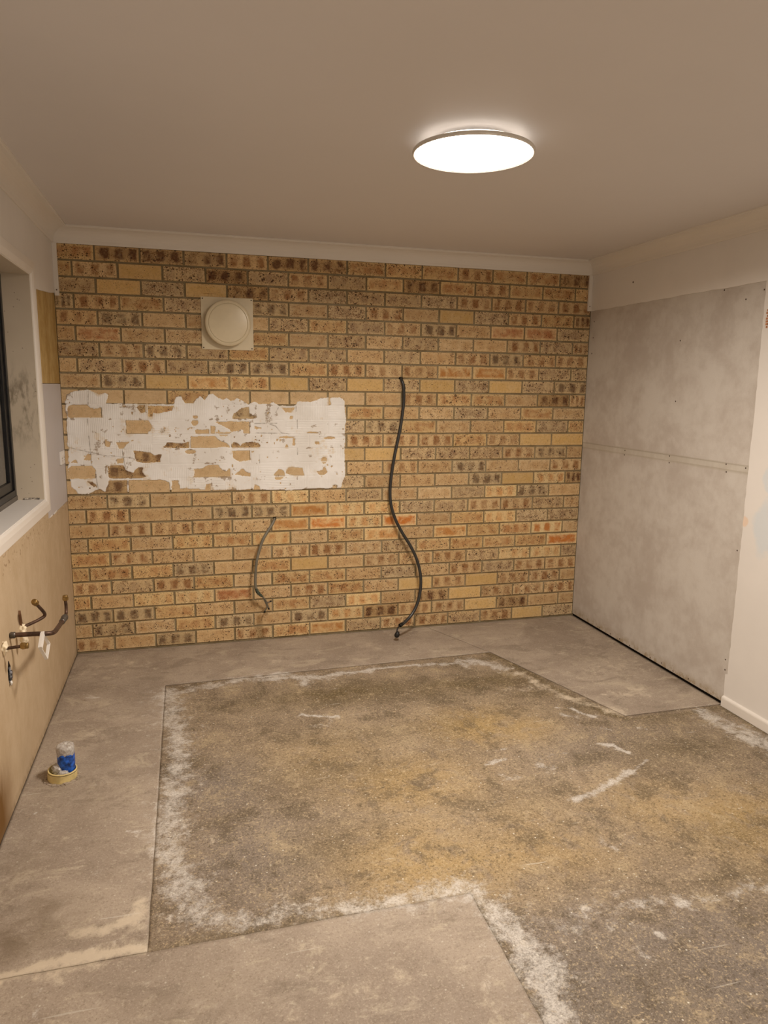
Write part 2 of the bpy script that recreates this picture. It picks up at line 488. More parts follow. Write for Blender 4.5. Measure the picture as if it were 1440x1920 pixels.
# concrete: the old slab (inner) and the later topping (outer)
def concrete(name, inner):
    m = NT(name, 0.72, 0.28)
    p = m.pos()
    a = m.sep(m.attr('stain').outputs['Color'])       # r efflorescence, g grey, b ochre
    d = m.sep(m.attr('stain2').outputs['Color'])      # r olive dark, g dirt, b pale pink
    n1 = m.noise(p, 2.6, 6, 0.62, 0.3)
    n2 = m.noise(p, 11, 6, 0.68, 0.5)
    n3 = m.noise(p, 46, 5, 0.72)
    n4 = m.noise(p, 190, 4, 0.75)
    nm = m.noise(p, 5.0, 10, 0.74, 0.2)
    n5 = m.noise(p, 95.0, 4, 0.72)
    ng = m.noise(p, 17.0, 10, 0.80, 0.3)
    if inner:
        c = m.mix(m.ramp(n1, 0.38, 0.62), alb(124, 103, 82), alb(143, 120, 96))
        c = m.mix(m.math('MULTIPLY', a[2], m.ramp(n2, 0.32, 0.52, 0.15, 1.0)), c, alb(170, 134, 80))
        c = m.mix(m.math('MULTIPLY', a[1], m.ramp(n2, 0.30, 0.50, 0.6, 1.0)), c, alb(118, 103, 92))
        c = m.mix(m.math('MULTIPLY', d[0], m.ramp(n2, 0.30, 0.55, 0.5, 1.0)), c, alb(96, 77, 50))
        # worn, crazed surface
        c = m.mix(m.ramp(nm, 0.50, 0.38, 0.0, 0.62), c, alb(87, 71, 52))
        c = m.mix(m.ramp(nm, 0.53, 0.66, 0.0, 0.55), c, alb(167, 141, 107))
        c = m.mix(m.ramp(ng, 0.54, 0.66, 0.0, 0.60), c, alb(177, 151, 118))
        c = m.mix(m.ramp(ng, 0.46, 0.34, 0.0, 0.60), c, alb(78, 64, 48))
        c = m.mix(m.ramp(n4, 0.54, 0.70, 0.0, 0.60), c, alb(181, 157, 125))
        c = m.mix(m.ramp(n4, 0.45, 0.32, 0.0, 0.60), c, alb(75, 59, 45))
    else:
        c = m.mix(m.ramp(n1, 0.38, 0.62), alb(143, 122, 103), alb(161, 139, 118))
        nt1 = m.noise(m.scaled(p, (1, 2.0, 1), (3, 1, 0)), 3.6, 9, 0.72, 0.8)
        nt2 = m.noise(m.scaled(p, (1, 1.8, 1), (9, 4, 0)), 5.0, 9, 0.72, 0.8)
        c = m.mix(m.ramp(nt1, 0.52, 0.64, 0.0, 0.65), c, alb(129, 110, 92))
        c = m.mix(m.ramp(nt2, 0.54, 0.64, 0.0, 0.60), c, alb(179, 157, 131))
        c = m.mix(m.ramp(ng, 0.55, 0.68, 0.0, 0.45), c, alb(190, 170, 147))
        c = m.mix(m.ramp(ng, 0.45, 0.34, 0.0, 0.50), c, alb(114, 96, 76))
        c = m.mix(m.ramp(n4, 0.45, 0.30, 0.0, 0.50), c, alb(116, 96, 74))
        c = m.mix(m.ramp(n4, 0.55, 0.72, 0.0, 0.45), c, alb(193, 174, 149))
    c = m.mix(m.ramp(n5, 0.54, 0.66, 0.0, 0.5 if inner else 0.3), c, alb(190, 160, 120) if inner else alb(194, 172, 144))
    c = m.mix(m.ramp(n5, 0.46, 0.35, 0.0, 0.6 if inner else 0.3), c, alb(82, 64, 42) if inner else alb(100, 82, 62))
    c = m.mix(m.ramp(m.math('ADD', d[2], m.math('ADD', m.math('MULTIPLY', m.math('SUBTRACT', ng, 0.5), 2.6), m.math('MULTIPLY', m.math('SUBTRACT', n2, 0.5), 1.6))), 0.35, 1.15, 0.0, 0.8), c, alb(198, 174, 146))
    c = m.mix(m.math('MULTIPLY', d[1], m.ramp(n2, 0.30, 0.55)), c, alb(104, 84, 62))
    # white efflorescence, broken up by the fine noise
    br = m.math('ADD', m.math('MULTIPLY', m.math('SUBTRACT', n3, 0.5), 1.15), m.math('MULTIPLY', m.math('SUBTRACT', n2, 0.5), 1.3))
    br = m.math('ADD', br, m.math('MULTIPLY', m.math('SUBTRACT', ng, 0.5), 3.0))
    e = m.ramp(m.math('ADD', a[0], br), 0.25, 1.15)
    c = m.mix(m.math('MULTIPLY', m.math('MULTIPLY', e, m.ramp(n4, 0.35, 0.6, 0.40, 0.85)), m.ramp(a[0], 0.02, 0.25)), c, alb(200, 184, 168))
    # scattered pale grit
    v = m.voro(p, 60); rr = m.sep(v.outputs['Color'])
    g = m.math('MULTIPLY', m.ramp(v.outputs['Distance'], 0.22, 0.12), m.ramp(rr[0], 0.90, 0.95))
    c = m.mix(m.math('MULTIPLY', g, 0.7 if inner else 0.35), c, alb(216, 200, 178))
    # hairline scratches
    sc = m.n('ShaderNodeMapping'); m.link(p, sc.inputs[0]); sc.inputs['Rotation'].default_value = (0, 0, 0.7); sc.inputs['Scale'].default_value = (0.5, 9, 1)
    c = m.mix(m.ramp(m.noise(sc.outputs[0], 7, 2, 0.5, 0.3), 0.72, 0.76, 0, 0.3), c, alb(206, 190, 170))
    m.color(c)
    m.val(m.b.inputs['Roughness'], m.ramp(n2, 0.3, 0.7, 0.55, 0.8))
    h = m.math('ADD', m.math('MULTIPLY', n3, 0.5), m.math('ADD', m.math('MULTIPLY', n4, 0.5), m.math('MULTIPLY', e, 0.5)))
    m.bump(h, 0.6 if inner else 0.45, 0.003)
    return m.m
M_slab_in = concrete('old_concrete', True)
M_slab_out = concrete('concrete_topping', False)

M_black_al = plain('black_aluminium', (0.012, 0.012, 0.013, 1), 0.35, 0.4)
M_track = plain('grey_aluminium_track', (0.10, 0.085, 0.07, 1), 0.45, 0.5)
M_vent = plain('cream_plastic', alb(206, 182, 146), 0.28, 0.5, var=0.02)
M_dark = plain('dark_hole', (0.012, 0.009, 0.007, 1), 0.9, 0.1)
M_screw = plain('rusty_screw', (0.07, 0.045, 0.03, 1), 0.6, 0.4)
M_cable_blk = plain('black_cable_sheath', (0.030, 0.029, 0.027, 1), 0.32, 0.5)
M_cable_gry = plain('grey_cable_sheath', alb(110, 98, 80), 0.45, 0.4)
M_foam = plain('cream_putty', alb(232, 204, 168), 0.8, 0.2, var=0.05, scale=60)
M_brass = plain('aged_brass', (0.34, 0.225, 0.085, 1), 0.38, 0.5, metal=0.85, var=0.15, scale=80)
M_copper = plain('tarnished_copper', (0.085, 0.048, 0.032, 1), 0.48, 0.5, metal=0.4, var=0.25, scale=50)
M_steel = plain('grey_metal_coupling', (0.13, 0.115, 0.10, 1), 0.4, 0.5, metal=0.6, var=0.15, scale=60)
M_white_pl = plain('white_plastic', (0.80, 0.78, 0.76, 1), 0.35, 0.5, var=0.01)
M_pvc = plain('yellowed_pvc', alb(206, 176, 116), 0.45, 0.4, var=0.08, scale=30)
M_blue = plain('blue_tape', (0.012, 0.085, 0.42, 1), 0.3, 0.5, var=0.4, scale=55)
M_rubber = plain('black_rubber', (0.012, 0.011, 0.010, 1), 0.5, 0.4)
m = NT('crumpled_clear_plastic', 0.18, 0.6)
p = m.pos()
m.color(m.mix(m.ramp(m.noise(p, 90, 4, 0.7), 0.35, 0.65), (0.58, 0.53, 0.48, 1), (0.88, 0.86, 0.83, 1)))
m.b.inputs['Transmission Weight'].default_value = 0.35
m.bump(m.noise(p, 70, 3, 0.6), 0.8, 0.004)
M_wrap = m.m
M_grey_patch = plain('worn_ink', alb(112, 94, 76), 0.8, 0.2)
m = NT('window_glass', 0.02, 0.5)
m.b.inputs['Base Color'].default_value = (0.75, 0.8, 0.85, 1)
m.b.inputs['Transmission Weight'].default_value = 1.0
m.b.inputs['IOR'].default_value = 1.45
M_glass = m.m
def emit(name, strength, col=LIGHT):
    m = bpy.data.materials.new(name); m.use_nodes = True
    nt = m.node_tree
    b = nt.nodes['Principled BSDF']
    b.inputs['Base Color'].default_value = (0.8, 0.8, 0.8, 1)
    b.inputs['Emission Color'].default_value = (*col, 1)
    b.inputs['Emission Strength'].default_value = strength
    return m
M_lampface = emit('lit_diffuser', LAMP_W)
M_halo = emit('lit_halo_strip', HALO_W)
M_fill = emit('lit_diffuser_fill', FILL_W)

# ------------------------------------------------------------------ room shell
T = 0.12
# floor: a dark bed below; the concrete slabs lie on it as parts
floor = MB().box((XL - 0.02, YF - 0.02, -0.16), (XR + 0.02, 0.02, -0.0045)).build('floor', plain('joint_fill', alb(140, 118, 94), 0.9))
tag(floor, 'bare worn concrete floor with a darker old slab in the middle', kind='structure')

EFF = [[[[0.453,-0.679],[0.478,-1.036],[0.506,-1.409],[0.489,-1.744],[0.48,-1.985],[0.495,-2.111],[0.53,-2.232],[0.563,-2.367]],0.08,1.0],[[[0.529,-1.754],[0.539,-2.093],[0.539,-2.207]],0.06,0.5],[[[0.473,-0.704],[0.624,-0.67],[0.797,-0.631],[0.976,-0.597]],0.055,0.95],[[[0.917,-0.591],[1.098,-0.587],[1.185,-0.708],[1.179,-0.744]],0.035,1.2],[[[0.972,-0.635],[1.15,-0.646],[1.263,-0.689],[1.392,-0.657],[1.554,-0.639]],0.035,1.3],[[[1.554,-0.639],[1.786,-0.619],[1.914,-0.633]],0.022,0.9],[[[1.917,-0.625],[2.072,-0.662],[2.125,-0.7]],0.035,1.1],[[[2.118,-0.629],[2.237,-0.675],[2.296,-0.774],[2.337,-0.834]],0.045,1.2],[[[2.156,-0.621],[2.186,-0.714]],0.03,0.8],[[[2.31,-0.819],[2.392,-0.895]],0.03,0.5],[[[0.57,-2.416],[0.697,-2.444],[0.843,-2.455],[1.009,-2.474]],0.06,0.8],[[[1.009,-2.474],[1.109,-2.487],[1.249,-2.493],[1.329,-2.475],[1.416,-2.489]],0.06,1.0],[[[1.303,-2.442],[1.388,-2.463],[1.436,-2.51]],0.045,0.9],[[[1.437,-2.52],[1.467,-2.61],[1.472,-2.714],[1.482,-2.801]],0.065,1.2],[[[1.498,-2.581],[1.511,-2.633],[1.513,-2.703]],0.035,1.0],[[[1.491,-2.783],[1.491,-2.882],[1.478,-2.952],[1.468,-3.042]],0.075,1.25],[[[1.523,-2.771],[1.557,-2.821],[1.495,-2.92]],0.06,1.0],[[[1.478,-2.952],[1.51,-3.061]],0.03,0.9],[[[1.531,-2.685],[1.696,-2.715],[1.883,-2.716]],0.09,0.55],[[[1.89,-2.706],[2.104,-2.711],[2.382,-2.75]],0.03,0.8],[[[1.989,-2.731],[2.096,-2.746]],0.05,0.4],[[[3.081,-1.578],[3.069,-1.696],[3.091,-1.815],[3.136,-1.949]],0.06,1.2],[[[3.119,-1.618],[3.131,-1.752],[3.184,-1.865]],0.05,0.7],[[[3.081,-1.546],[3.101,-1.601]],0.03,0.5],[[[2.449,-1.393],[2.483,-1.463],[2.5,-1.486]],0.025,1.0],[[[2.378,-1.438],[2.415,-1.477]],0.02,0.7],[[[2.376,-1.343],[2.391,-1.36]],0.015,0.8],[[[2.378,-1.731],[2.433,-1.776],[2.46,-1.853]],0.014,1.1],[[[2.482,-1.61],[2.517,-1.647]],0.012,0.7],[[[2.026,-2.139],[2.129,-2.095],[2.294,-2.032],[2.384,-1.993]],0.022,0.9],[[[2.384,-1.993],[2.513,-1.924]],0.012,0.7],[[[2.647,-1.651],[2.737,-1.712]],0.012,0.6],[[[2.011,-1.86],[2.107,-1.92]],0.04,0.6],[[[1.783,-1.781],[1.899,-1.777]],0.012,0.9],[[[1.916,-1.684],[1.962,-1.67]],0.02,0.6],[[[1.807,-1.868],[1.876,-1.907]],0.025,0.6],[[[1.077,-1.128],[1.177,-1.164],[1.265,-1.198]],0.014,1.0],[[[1.219,-1.156],[1.212,-1.261]],0.02,0.5],[[[1.069,-1.179],[1.249,-1.337]],0.04,0.3],[[[1.997,-2.384],[2.008,-2.434]],0.02,0.8],[[[1.808,-2.854],[1.813,-2.886]],0.03,0.8],[[[2.047,-2.733],[2.08,-2.729]],0.02,1.0],[[[1.901,-2.813],[1.915,-2.828]],0.015,0.9],[[[1.811,-2.71],[1.851,-2.778]],0.03,0.5],[[[0.347,-1.913],[0.397,-1.913]],0.012,0.9],[[[0.404,-2.038],[0.449,-2.061],[0.471,-2.076]],0.015,0.8],[[[2.282,-1.799],[2.183,-1.784],[2.037,-1.811]],0.01,0.4],[[[-0.001,-0.604],[0.114,-0.699]],0.008,0.5],[[[0.028,-0.665],[0.092,-0.687]],0.005,1.0],[[[0.188,-0.936],[0.248,-0.908]],0.03,0.4],[[[-0.026,-1.724],[-0.02,-1.719]],0.006,1.2],[[[1.398,-2.58],[1.2,-2.698],[1.176,-2.723]],0.01,0.0],[[[0.145,-2.554],[0.16,-2.662]],0.012,0.5],[[[0.245,-2.105],[0.274,-2.14]],0.03,0.4],[[[0.116,-2.471],[0.2,-2.472],[0.315,-2.471],[0.403,-2.483]],0.02,0.25]]
TONE = [["g",[0.767,-2.209],0.25,0.3,0.8],["g",[0.687,-1.675],0.18,0.2,0.8],["g",[0.935,-2.068],0.3,0.2,0.4],["g",[1.637,-2.957],0.35,0.28,1.0],["g",[2.021,-3.019],0.35,0.22,1.0],["g",[1.92,-2.851],0.4,0.1,0.9],["g",[1.631,-2.733],0.25,0.1,0.8],["d",[1.636,-3.01],0.5,0.2,0.35],["g",[1.543,-2.221],0.15,0.12,0.3],["g",[2.062,-2.351],0.2,0.15,0.3],["g",[2.408,-1.728],0.4,0.18,0.35],["o",[1.913,-1.443],0.22,0.16,0.8],["o",[2.103,-1.518],0.15,0.12,0.7],["o",[1.409,-1.854],0.3,0.2,0.6],["o",[1.378,-2.335],0.5,0.25,0.7],["o",[1.106,-1.558],0.3,0.2,0.35],["o",[2.576,-2.412],0.25,0.2,0.7],["o",[2.322,-2.277],0.3,0.2,0.5],["o",[0.9,-2.299],0.25,0.12,0.4],["o",[1.823,-2.387],0.3,0.15,0.5],["d",[1.336,-0.926],0.4,0.11,1.0],["d",[2.113,-0.968],0.55,0.11,0.9],["d",[1.545,-1.409],0.5,0.1,0.4],["d",[2.366,-1.174],0.2,0.06,0.6],["d",[2.36,-0.633],0.1,0.03,1.0],["d",[2.493,-0.862],0.12,0.05,0.9],["d",[1.083,-1.688],0.3,0.15,0.45],["d",[2.741,-1.862],0.3,0.12,0.6],["d",[2.841,-1.611],0.2,0.05,0.5],["d",[2.507,-2.463],0.15,0.1,0.5],["d",[2.515,-1.409],0.1,0.05,0.6],["d",[0.994,-2.178],0.15,0.1,0.5],["d",[2.368,-2.671],0.2,0.08,0.5],["d",[1.808,-2.073],0.2,0.1,0.3],["d",[0.857,-0.944],0.2,0.06,0.5],["D",[0.055,-2.373],0.08,0.08,0.7],["D",[0.106,-2.25],0.06,0.05,0.6],["D",[-0.041,-2.06],0.1,0.15,0.4],["D",[0.092,-2.339],0.12,0.1,0.5],["D",[2.913,-0.746],0.12,0.05,0.25],["D",[3.206,-1.191],0.03,0.03,0.6],["D",[2.524,-0.87],0.04,0.02,0.5],["D",[0.126,-1.576],0.2,0.2,0.2],["D",[0.552,-2.73],0.2,0.1,0.2],["P",[2.977,-0.936],0.35,0.2,0.5],["P",[2.371,-1.103],0.2,0.06,0.6],["P",[3.035,-0.269],0.5,0.08,0.3],["P",[0.096,-0.252],0.3,0.15,0.5],["P",[0.208,-2.523],0.18,0.04,0.9],["P",[0.337,-2.391],0.15,0.06,0.5],["P",[2.896,-0.649],0.3,0.15,0.4],["P",[2.846,-1.289],0.15,0.06,0.8],["P",[2.677,-1.026],0.12,0.06,0.4],["P",[1.029,-2.8],0.4,0.2,0.4],["P",[0.36,-2.048],0.15,0.3,0.3],["P",[0.999,-0.382],0.3,0.06,0.4],["P",[0.177,-1.075],0.2,0.15,0.4]]
OLIVE = [[[[2.34,-0.556],[2.393,-0.676],[2.437,-0.906],[2.492,-1.118],[2.535,-1.269],[2.576,-1.411],[2.621,-1.533]],0.03,1.0],[[[2.374,-0.6],[2.422,-0.762]],0.05,1.0],[[[0.513,-0.643],[0.921,-0.545],[1.358,-0.518]],0.014,0.8],[[[1.358,-0.518],[2.217,-0.554]],0.01,0.6],[[[2.614,-1.544],[2.868,-1.575],[3.176,-1.569]],0.022,0.7],[[[0.449,-2.512],[0.74,-2.5],[1.103,-2.51]],0.03,0.5],[[[1.415,-2.515],[1.429,-2.714],[1.438,-2.906],[1.425,-3.023]],0.012,0.8],[[[3.212,-1.565],[3.209,-1.871]],0.02,0.7]]
PALE = [[[[0.044,-2.511],[0.125,-2.515],[0.191,-2.501],[0.289,-2.505],[0.405,-2.504]],0.022,1.3],[[[0.164,-2.506],[0.247,-2.504],[0.376,-2.507]],0.035,1.0],[[[0.218,-2.393],[0.307,-2.389],[0.387,-2.346],[0.396,-2.3]],0.035,1.0],[[[-0.033,-2.166],[0.016,-2.101],[0.044,-2.082]],0.05,0.7],[[[2.407,-0.899],[2.479,-1.201],[2.661,-1.494]],0.05,0.8]]
CRACK_F = [[(2.14, -0.06), (2.34, -0.50)], [(2.17, -0.06), (2.39, -0.50)], [(1.63, -0.10), (1.74, -0.26)]]

def floor_attrs(X, Y):
    wx = X + 0.06 * (fbm(X, Y, 7, 3, 1) - 0.5) + 0.03 * (fbm(X, Y, 24, 2, 5) - 0.5)
    wy = Y + 0.06 * (fbm(X, Y, 7, 3, 2) - 0.5) + 0.03 * (fbm(X, Y, 24, 2, 6) - 0.5)
    eff = np.zeros(X.shape)
    for pts, w, s in EFF:
        if len(pts) < 2: continue
        d = seg_dist(wx, wy, pts)
        eff = np.maximum(eff, np.maximum((1.1 if w < 0.03 else 0.80) * s * np.exp(-(d / (w * 0.9)) ** 2), 0.34 * s * np.exp(-(d / (w * 1.9)) ** 2)))
    oliv = np.zeros(X.shape)
    for pts, w, s in OLIVE:
        oliv = np.maximum(oliv, s * np.exp(-(seg_dist(wx, wy, pts) / w) ** 2))
    ch = {k: np.zeros(X.shape) for k in 'godDP'}
    for k, (cx, cy), rx, ry, s in TONE:
        q = ((wx - cx) / rx) ** 2 + ((wy - cy) / ry) ** 2
        ch[k] = np.maximum(ch[k], s * np.exp(-q * 0.7))
    for pts, w, s in PALE:
        ch['P'] = np.maximum(ch['P'], s * np.exp(-(seg_dist(wx, wy, pts) / w) ** 2))
    one = np.ones(X.shape)
    return {'stain': np.stack([eff, ch['g'], ch['o'], one], -1), 'stain2': np.stack([np.maximum(ch['d'], oliv), ch['D'], ch['P'], one], -1)}

def slab(quads, mat, name, z0, res=0.010, label=None, counts=None):
    """quads: list of 4 corner points (counter-clockwise, world xy), meshed as bilinear grids in one object"""
    objs = []
    for qi, q in enumerate(quads):
        a, b, c, d = [np.array(t, float) for t in q]
        nu = max(2, int(max(np.linalg.norm(b - a), np.linalg.norm(c - d)) / res)); nv = max(2, int(max(np.linalg.norm(d - a), np.linalg.norm(c - b)) / res))
        if counts: nu, nv = counts[qi]
        u = np.linspace(0, 1, nu + 1)[:, None, None]; v = np.linspace(0, 1, nv + 1)[None, :, None]
        P = a * (1 - u) * (1 - v) + b * u * (1 - v) + c * u * v + d * (1 - u) * v
        X, Y = P[..., 0], P[..., 1]
        A = floor_attrs(X, Y)
        Z = z0 + 0.0016 * (fbm(X, Y, 3, 4, 3) - 0.5) + 0.0008 * (fbm(X, Y, 40, 2, 4) - 0.5)
        for cr in CRACK_F:
            Z = Z - 0.0015 * np.exp(-(seg_dist(X, Y, cr) / 0.005) ** 2)
        # joint wobble
        X = X + 0.004 * (fbm(P[..., 0], P[..., 1], 14, 3, 8) - 0.5); Y = Y + 0.004 * (fbm(P[..., 0], P[..., 1], 14, 3, 9) - 0.5)
        objs.append(grid_mesh(name, X, Y, Z, mat, None, A))
    me = objs[0].data
    bm = bmesh.new(); bm.from_mesh(me)
    for o in objs[1:]:
        bm.from_mesh(o.data)
        d_ = o.data; bpy.data.objects.remove(o); bpy.data.meshes.remove(d_)
    bmesh.ops.remove_doubles(bm, verts=bm.verts[:], dist=0.0012)
    # skirt: give the slab its thickness at the joints
    be = [e for e in bm.edges if len(e.link_faces) == 1]
    r = bmesh.ops.extrude_edge_only(bm, edges=be)
    for v in [g for g in r['geom'] if isinstance(g, bmesh.types.BMVert)]:
        v.co.z = -0.0052
    bm.normal_update()
    bm.to_mesh(me); bm.free()
    o = objs[0]
    for pl in me.polygons: pl.use_smooth = abs(pl.normal.z) > 0.5
    o.parent = floor
    if label: tag(o, label)
    return o
g = 0.0010
xa, xb, yb, yc, ya = 0.43, 1.425, -2.522, -1.52, -0.60
pb = (2.36, -0.545); pc = (2.668, -1.515); w0 = (2.12, -0.0)
fr_ = (xb - xa) / (pc[0] - xa)
pt = (xa + (pb[0] - xa) * fr_, ya + (pb[1] - ya) * fr_)
slab([[(xa + g, yc), (xb, yc), (pt[0], pt[1] - g), (xa + g, ya - g)], [(xb, yc), (pc[0] - g, yc), (pb[0] - g, pb[1] - g), (pt[0], pt[1] - g)],
      [(xa + g, yb + g), (xb, yb + g), (xb, yc), (xa + g, yc)], [(xb, yb + g), (pc[0] - g, yb + g), (pc[0] - g, yc), (xb, yc)], [(pc[0] - g, yb + g), (XR, yb + g), (XR, yc - g), (pc[0] - g, yc)],
      [(xb, YF), (pc[0] - g, YF), (pc[0] - g, yb + g), (xb, yb + g)], [(pc[0] - g, YF), (XR, YF), (XR, yb + g), (pc[0] - g, yb + g)]],
     M_slab_in, 'concrete_slab', -0.0020, label='brown stained old slab edged with white salts', counts=[(100, 95), (125, 95), (100, 100), (125, 100), (58, 100), (125, 300), (58, 300)])
slab([[(XL, yb + g), (xa - g, yb + g), (xa - g, ya + g), (XL, ya + g)], [(XL, ya + g), (xa - g, ya + g), (xa - g, 0), (XL, 0)],
      [(xa - g, ya + g), (pb[0] - g, pb[1] + g), (w0[0] - g, 0), (xa - g, 0)]], M_slab_out, 'concrete_slab', 0.0, label='pinkish concrete topping along the left and brick walls', counts=[(52, 192), (52, 60), (190, 60)])
slab([[(pb[0] + g, pb[1] + g), (XR, pb[1] + g), (XR, 0), (w0[0] + g, 0)], [(pc[0] + g, yc + g), (XR, yc + g), (XR, pb[1] + g), (pb[0] + g, pb[1] + g)]], M_slab_out, 'concrete_slab', 0.0, label='pale concrete topping in the right back corner', counts=[(88, 55), (88, 98)])
slab([[(XL, YF), (xb - g, YF), (xb - g, yb - g), (XL, yb - g)]], M_slab_out, 'concrete_slab', 0.0, res=0.012, label='pale concrete topping nearest the camera')

# faint number written on the slab, upside down from here
cu = bpy.data.curves.new('floor_number', 'FONT'); cu.body = '20'; cu.size = 0.062; cu.extrude = 0.0002; cu.offset = -0.0006
cu.align_x = 'CENTER'
to = bpy.data.objects.new('floor_number_text', cu); C.objects.link(to)
bpy.context.view_layer.update()
dg = bpy.context.evaluated_depsgraph_get()
me = bpy.data.meshes.new_from_object(to.evaluated_get(dg))
bpy.data.objects.remove(to)
me.materials.clear(); me.materials.append(M_grey_patch)
num = bpy.data.objects.new('written_number', me); C.objects.link(num)
num.location = (0.643, -1.565, -0.0013); num.rotation_euler = (0, 0, math.pi + 0.1); num.scale = (1.0, 0.8, 1)
num.parent = floor
tag(num, 'faint upside-down 20 written on the old slab')

ceiling = MB().box((XL - T, YF - T, H), (XR + T, T + 0.1, H + 0.1)).build('ceiling', M_ceil)
tag(ceiling, 'plain white plasterboard ceiling', kind='structure')

wall_back = MB().box((XL - T, 0.0075, -0.16), (XR + T, 0.16, H)).build('wall_back', M_mortar)
tag(wall_back, 'exposed wall of speckled cream bricks with olive mortar', kind='structure')

# right wall: white set plaster, with a bare board panel let in next to the brick wall
YB = -1.535; ZB = 2.129
wall_right = MB().box((XR + 0.010, YF, -0.16), (XR + T, 0.0075, H)).build('wall_right', M_dark)
tag(wall_right, 'white plastered right wall with a bare grey board panel', kind='structure')
rg = random.Random(5)
def ragged(pts, step=0.02, amp=0.0022, axis=0):
    out = []
    for (a, b) in zip(pts[:-1], pts[1:]):
        n = max(1, int(math.hypot(b[0] - a[0], b[1] - a[1]) / step))
        for k in range(n):
            t = k / n
            p_ = [a[0] + (b[0] - a[0]) * t, a[1] + (b[1] - a[1]) * t]
            if k: p_[0 if abs(b[1] - a[1]) > abs(b[0] - a[0]) else 1] += rg.uniform(-amp, amp)
            out.append(tuple(p_))
    out.append(pts[-1])
    return out
edge = ragged([(YB, 0.052), (YB + 0.004, 0.17), (YB - 0.012, 0.175), (YB - 0.012, ZB - 0.55), (YB - 0.006, ZB)], 0.03) + ragged([(YB - 0.006, ZB), (0.0, ZB + 0.004)], 0.06)[1:]
poly = [(YF, 0.0), (YB, 0.0)] + edge + [(0.0, H), (YF, H)]
pl_ = MB().prism(poly, 0, XR - 0.004, XR + 0.0105).build('plaster_layer', M_patched, wall_right)
tag(pl_, 'white painted plaster layer')
for z0, z1 in ((0.016, 1.2525), (1.2530, ZB + 0.01)):
    b_ = MB().box((XR, YB - 0.02, z0), (XR + 0.0102, -0.0005, z1)).build('wall_panel', M_board_r, wall_right)
sj = MB().box((XR - 0.0008, YB - 0.008, 1.222), (XR + 0.001, -0.002, 1.2475)).build('joint_tape', board_mat('joint_tape', alb(180, 162, 142), alb(194, 177, 158)), wall_right)
SCR = [(-.95, 1.888), (-.952, 1.555), (-1.415, 2.058), (-1.528, 2.09), (-1.26, 2.120), (-.506, 1.24), (-.502, 1.212), (-.939, 1.246), (-.941, 1.208), (-1.39, 1.247), (-1.395, 1.208), (-1.525, 1.242), (-.05, 2.063), (-.05, 1.958), (-.045, 1.854),
       (-1.523, .825), (-1.518, .244), (-1.522, .19), (-.359, .024), (-.488, .027), (-.593, .029), (-.703, .024), (-.913, .024), (-1.022, .032), (-1.126, .024), (-1.258, .031)]
sm = MB().lathe([(0, 0.0016), (0.0030, 0.0013), (0.0046, 0.0)], 8).build('screw', M_screw, wall_right)
sm.location = (XR, SCR[0][0], SCR[0][1]); sm.rotation_euler = (0, -math.pi / 2, 0)
for y, z in SCR[1:]:
    o = sm.copy(); C.objects.link(o); o.location = (XR - (0.0008 if 1.22 < z < 1.25 else 0), y, z)
o = sm.copy(); C.objects.link(o); o.location = (XR - 0.004, -0.47, 2.262); o.scale = (1.4, 1.4, 1)
# chipped corner in the plaster
ch = MB()
for k in range(7):
    a = k / 7.0
    ch.box((XR - 0.0052, -1.572 - 0.012 * rg.random(), 1.91 + a * 0.09), (XR - 0.003, -1.560 - 0.006 * rg.random(), 1.91 + (a + 0.11) * 0.09), 0.0004)
tag(ch.build('plaster_chip', plain('torn_paper', alb(176, 116, 78), 0.9, 0.1, var=0.2, scale=90), wall_right), 'torn brown patch in the white plaster')

# left wall with window opening
WY0, WY1, WZ0, WZ1 = -2.35, -0.688, 1.050, 2.100
wl = MB()
wo = 0.0125
wl.box((XL - T, YF, -0.16), (XL - 0.010, 0.0075, WZ0 - wo)); wl.box((XL - T, YF, WZ1 + wo), (XL - 0.010, 0.0075, H))
wl.box((XL - T, WY1 + wo, WZ0 - wo), (XL - 0.010, 0.0075, WZ1 + wo)); wl.box((XL - T, YF, WZ0 - wo), (XL - 0.010, WY0 - wo, WZ1 + wo))
wall_left = wl.build('wall_left', M_paint, fixn=False)
tag(wall_left, 'left wall of mixed boards with a black window', kind='structure')
def lpanel(poly, mat, label, d=0.010, name='wall_panel'):
    o = MB().prism(poly, 0, XL - 0.0101, XL - 0.010 + d).build(name, mat, wall_left)
    return tag(o, label)
lpanel([(YF, 0.004), (0, 0.002), (0, 0.934)] + ragged([(0, 0.934), (-0.555, 0.936)], 0.05, 0.003)[1:] + [(-0.6, 0.992), (YF, 0.992)], M_mdf, 'bare tan board below the window', 0.0100)
lpanel([(-0.60, 0.9375), (0, 0.9355), (0, 1.6035), (-0.66, 1.6035), (-0.66, 1.0), (-0.60, 1.0)], M_lilac, 'pale grey painted board strip', 0.0105)
lpanel([(-0.66, 1.606), (0, 1.606), (0, 2.10), (-0.15, 2.082), (-0.47, 2.058), (-0.66, 2.05)], M_mdf_dark, 'brown bare board strip beside the window', 0.0085)
lpanel([(0, 2.1005), (0, H), (YF, H), (YF, 1.0), (WY0 - 0.01, 1.0), (WY0 - 0.01, WZ1 + 0.002), (-0.66, WZ1 + 0.002), (-0.66, 2.0505), (-0.47, 2.0585), (-0.15, 2.0825)], M_paint, 'white plaster above the window', 0.0125)
lpanel([(-0.66, 1.6036), (-0.60, 1.6036), (-0.574, 1.6036), (-0.574, 2.055), (-0.66, 2.05)], plain('raw_cream_strip', alb(200, 172, 132), 0.7), 'narrow cream strip beside the architrave', 0.0105)

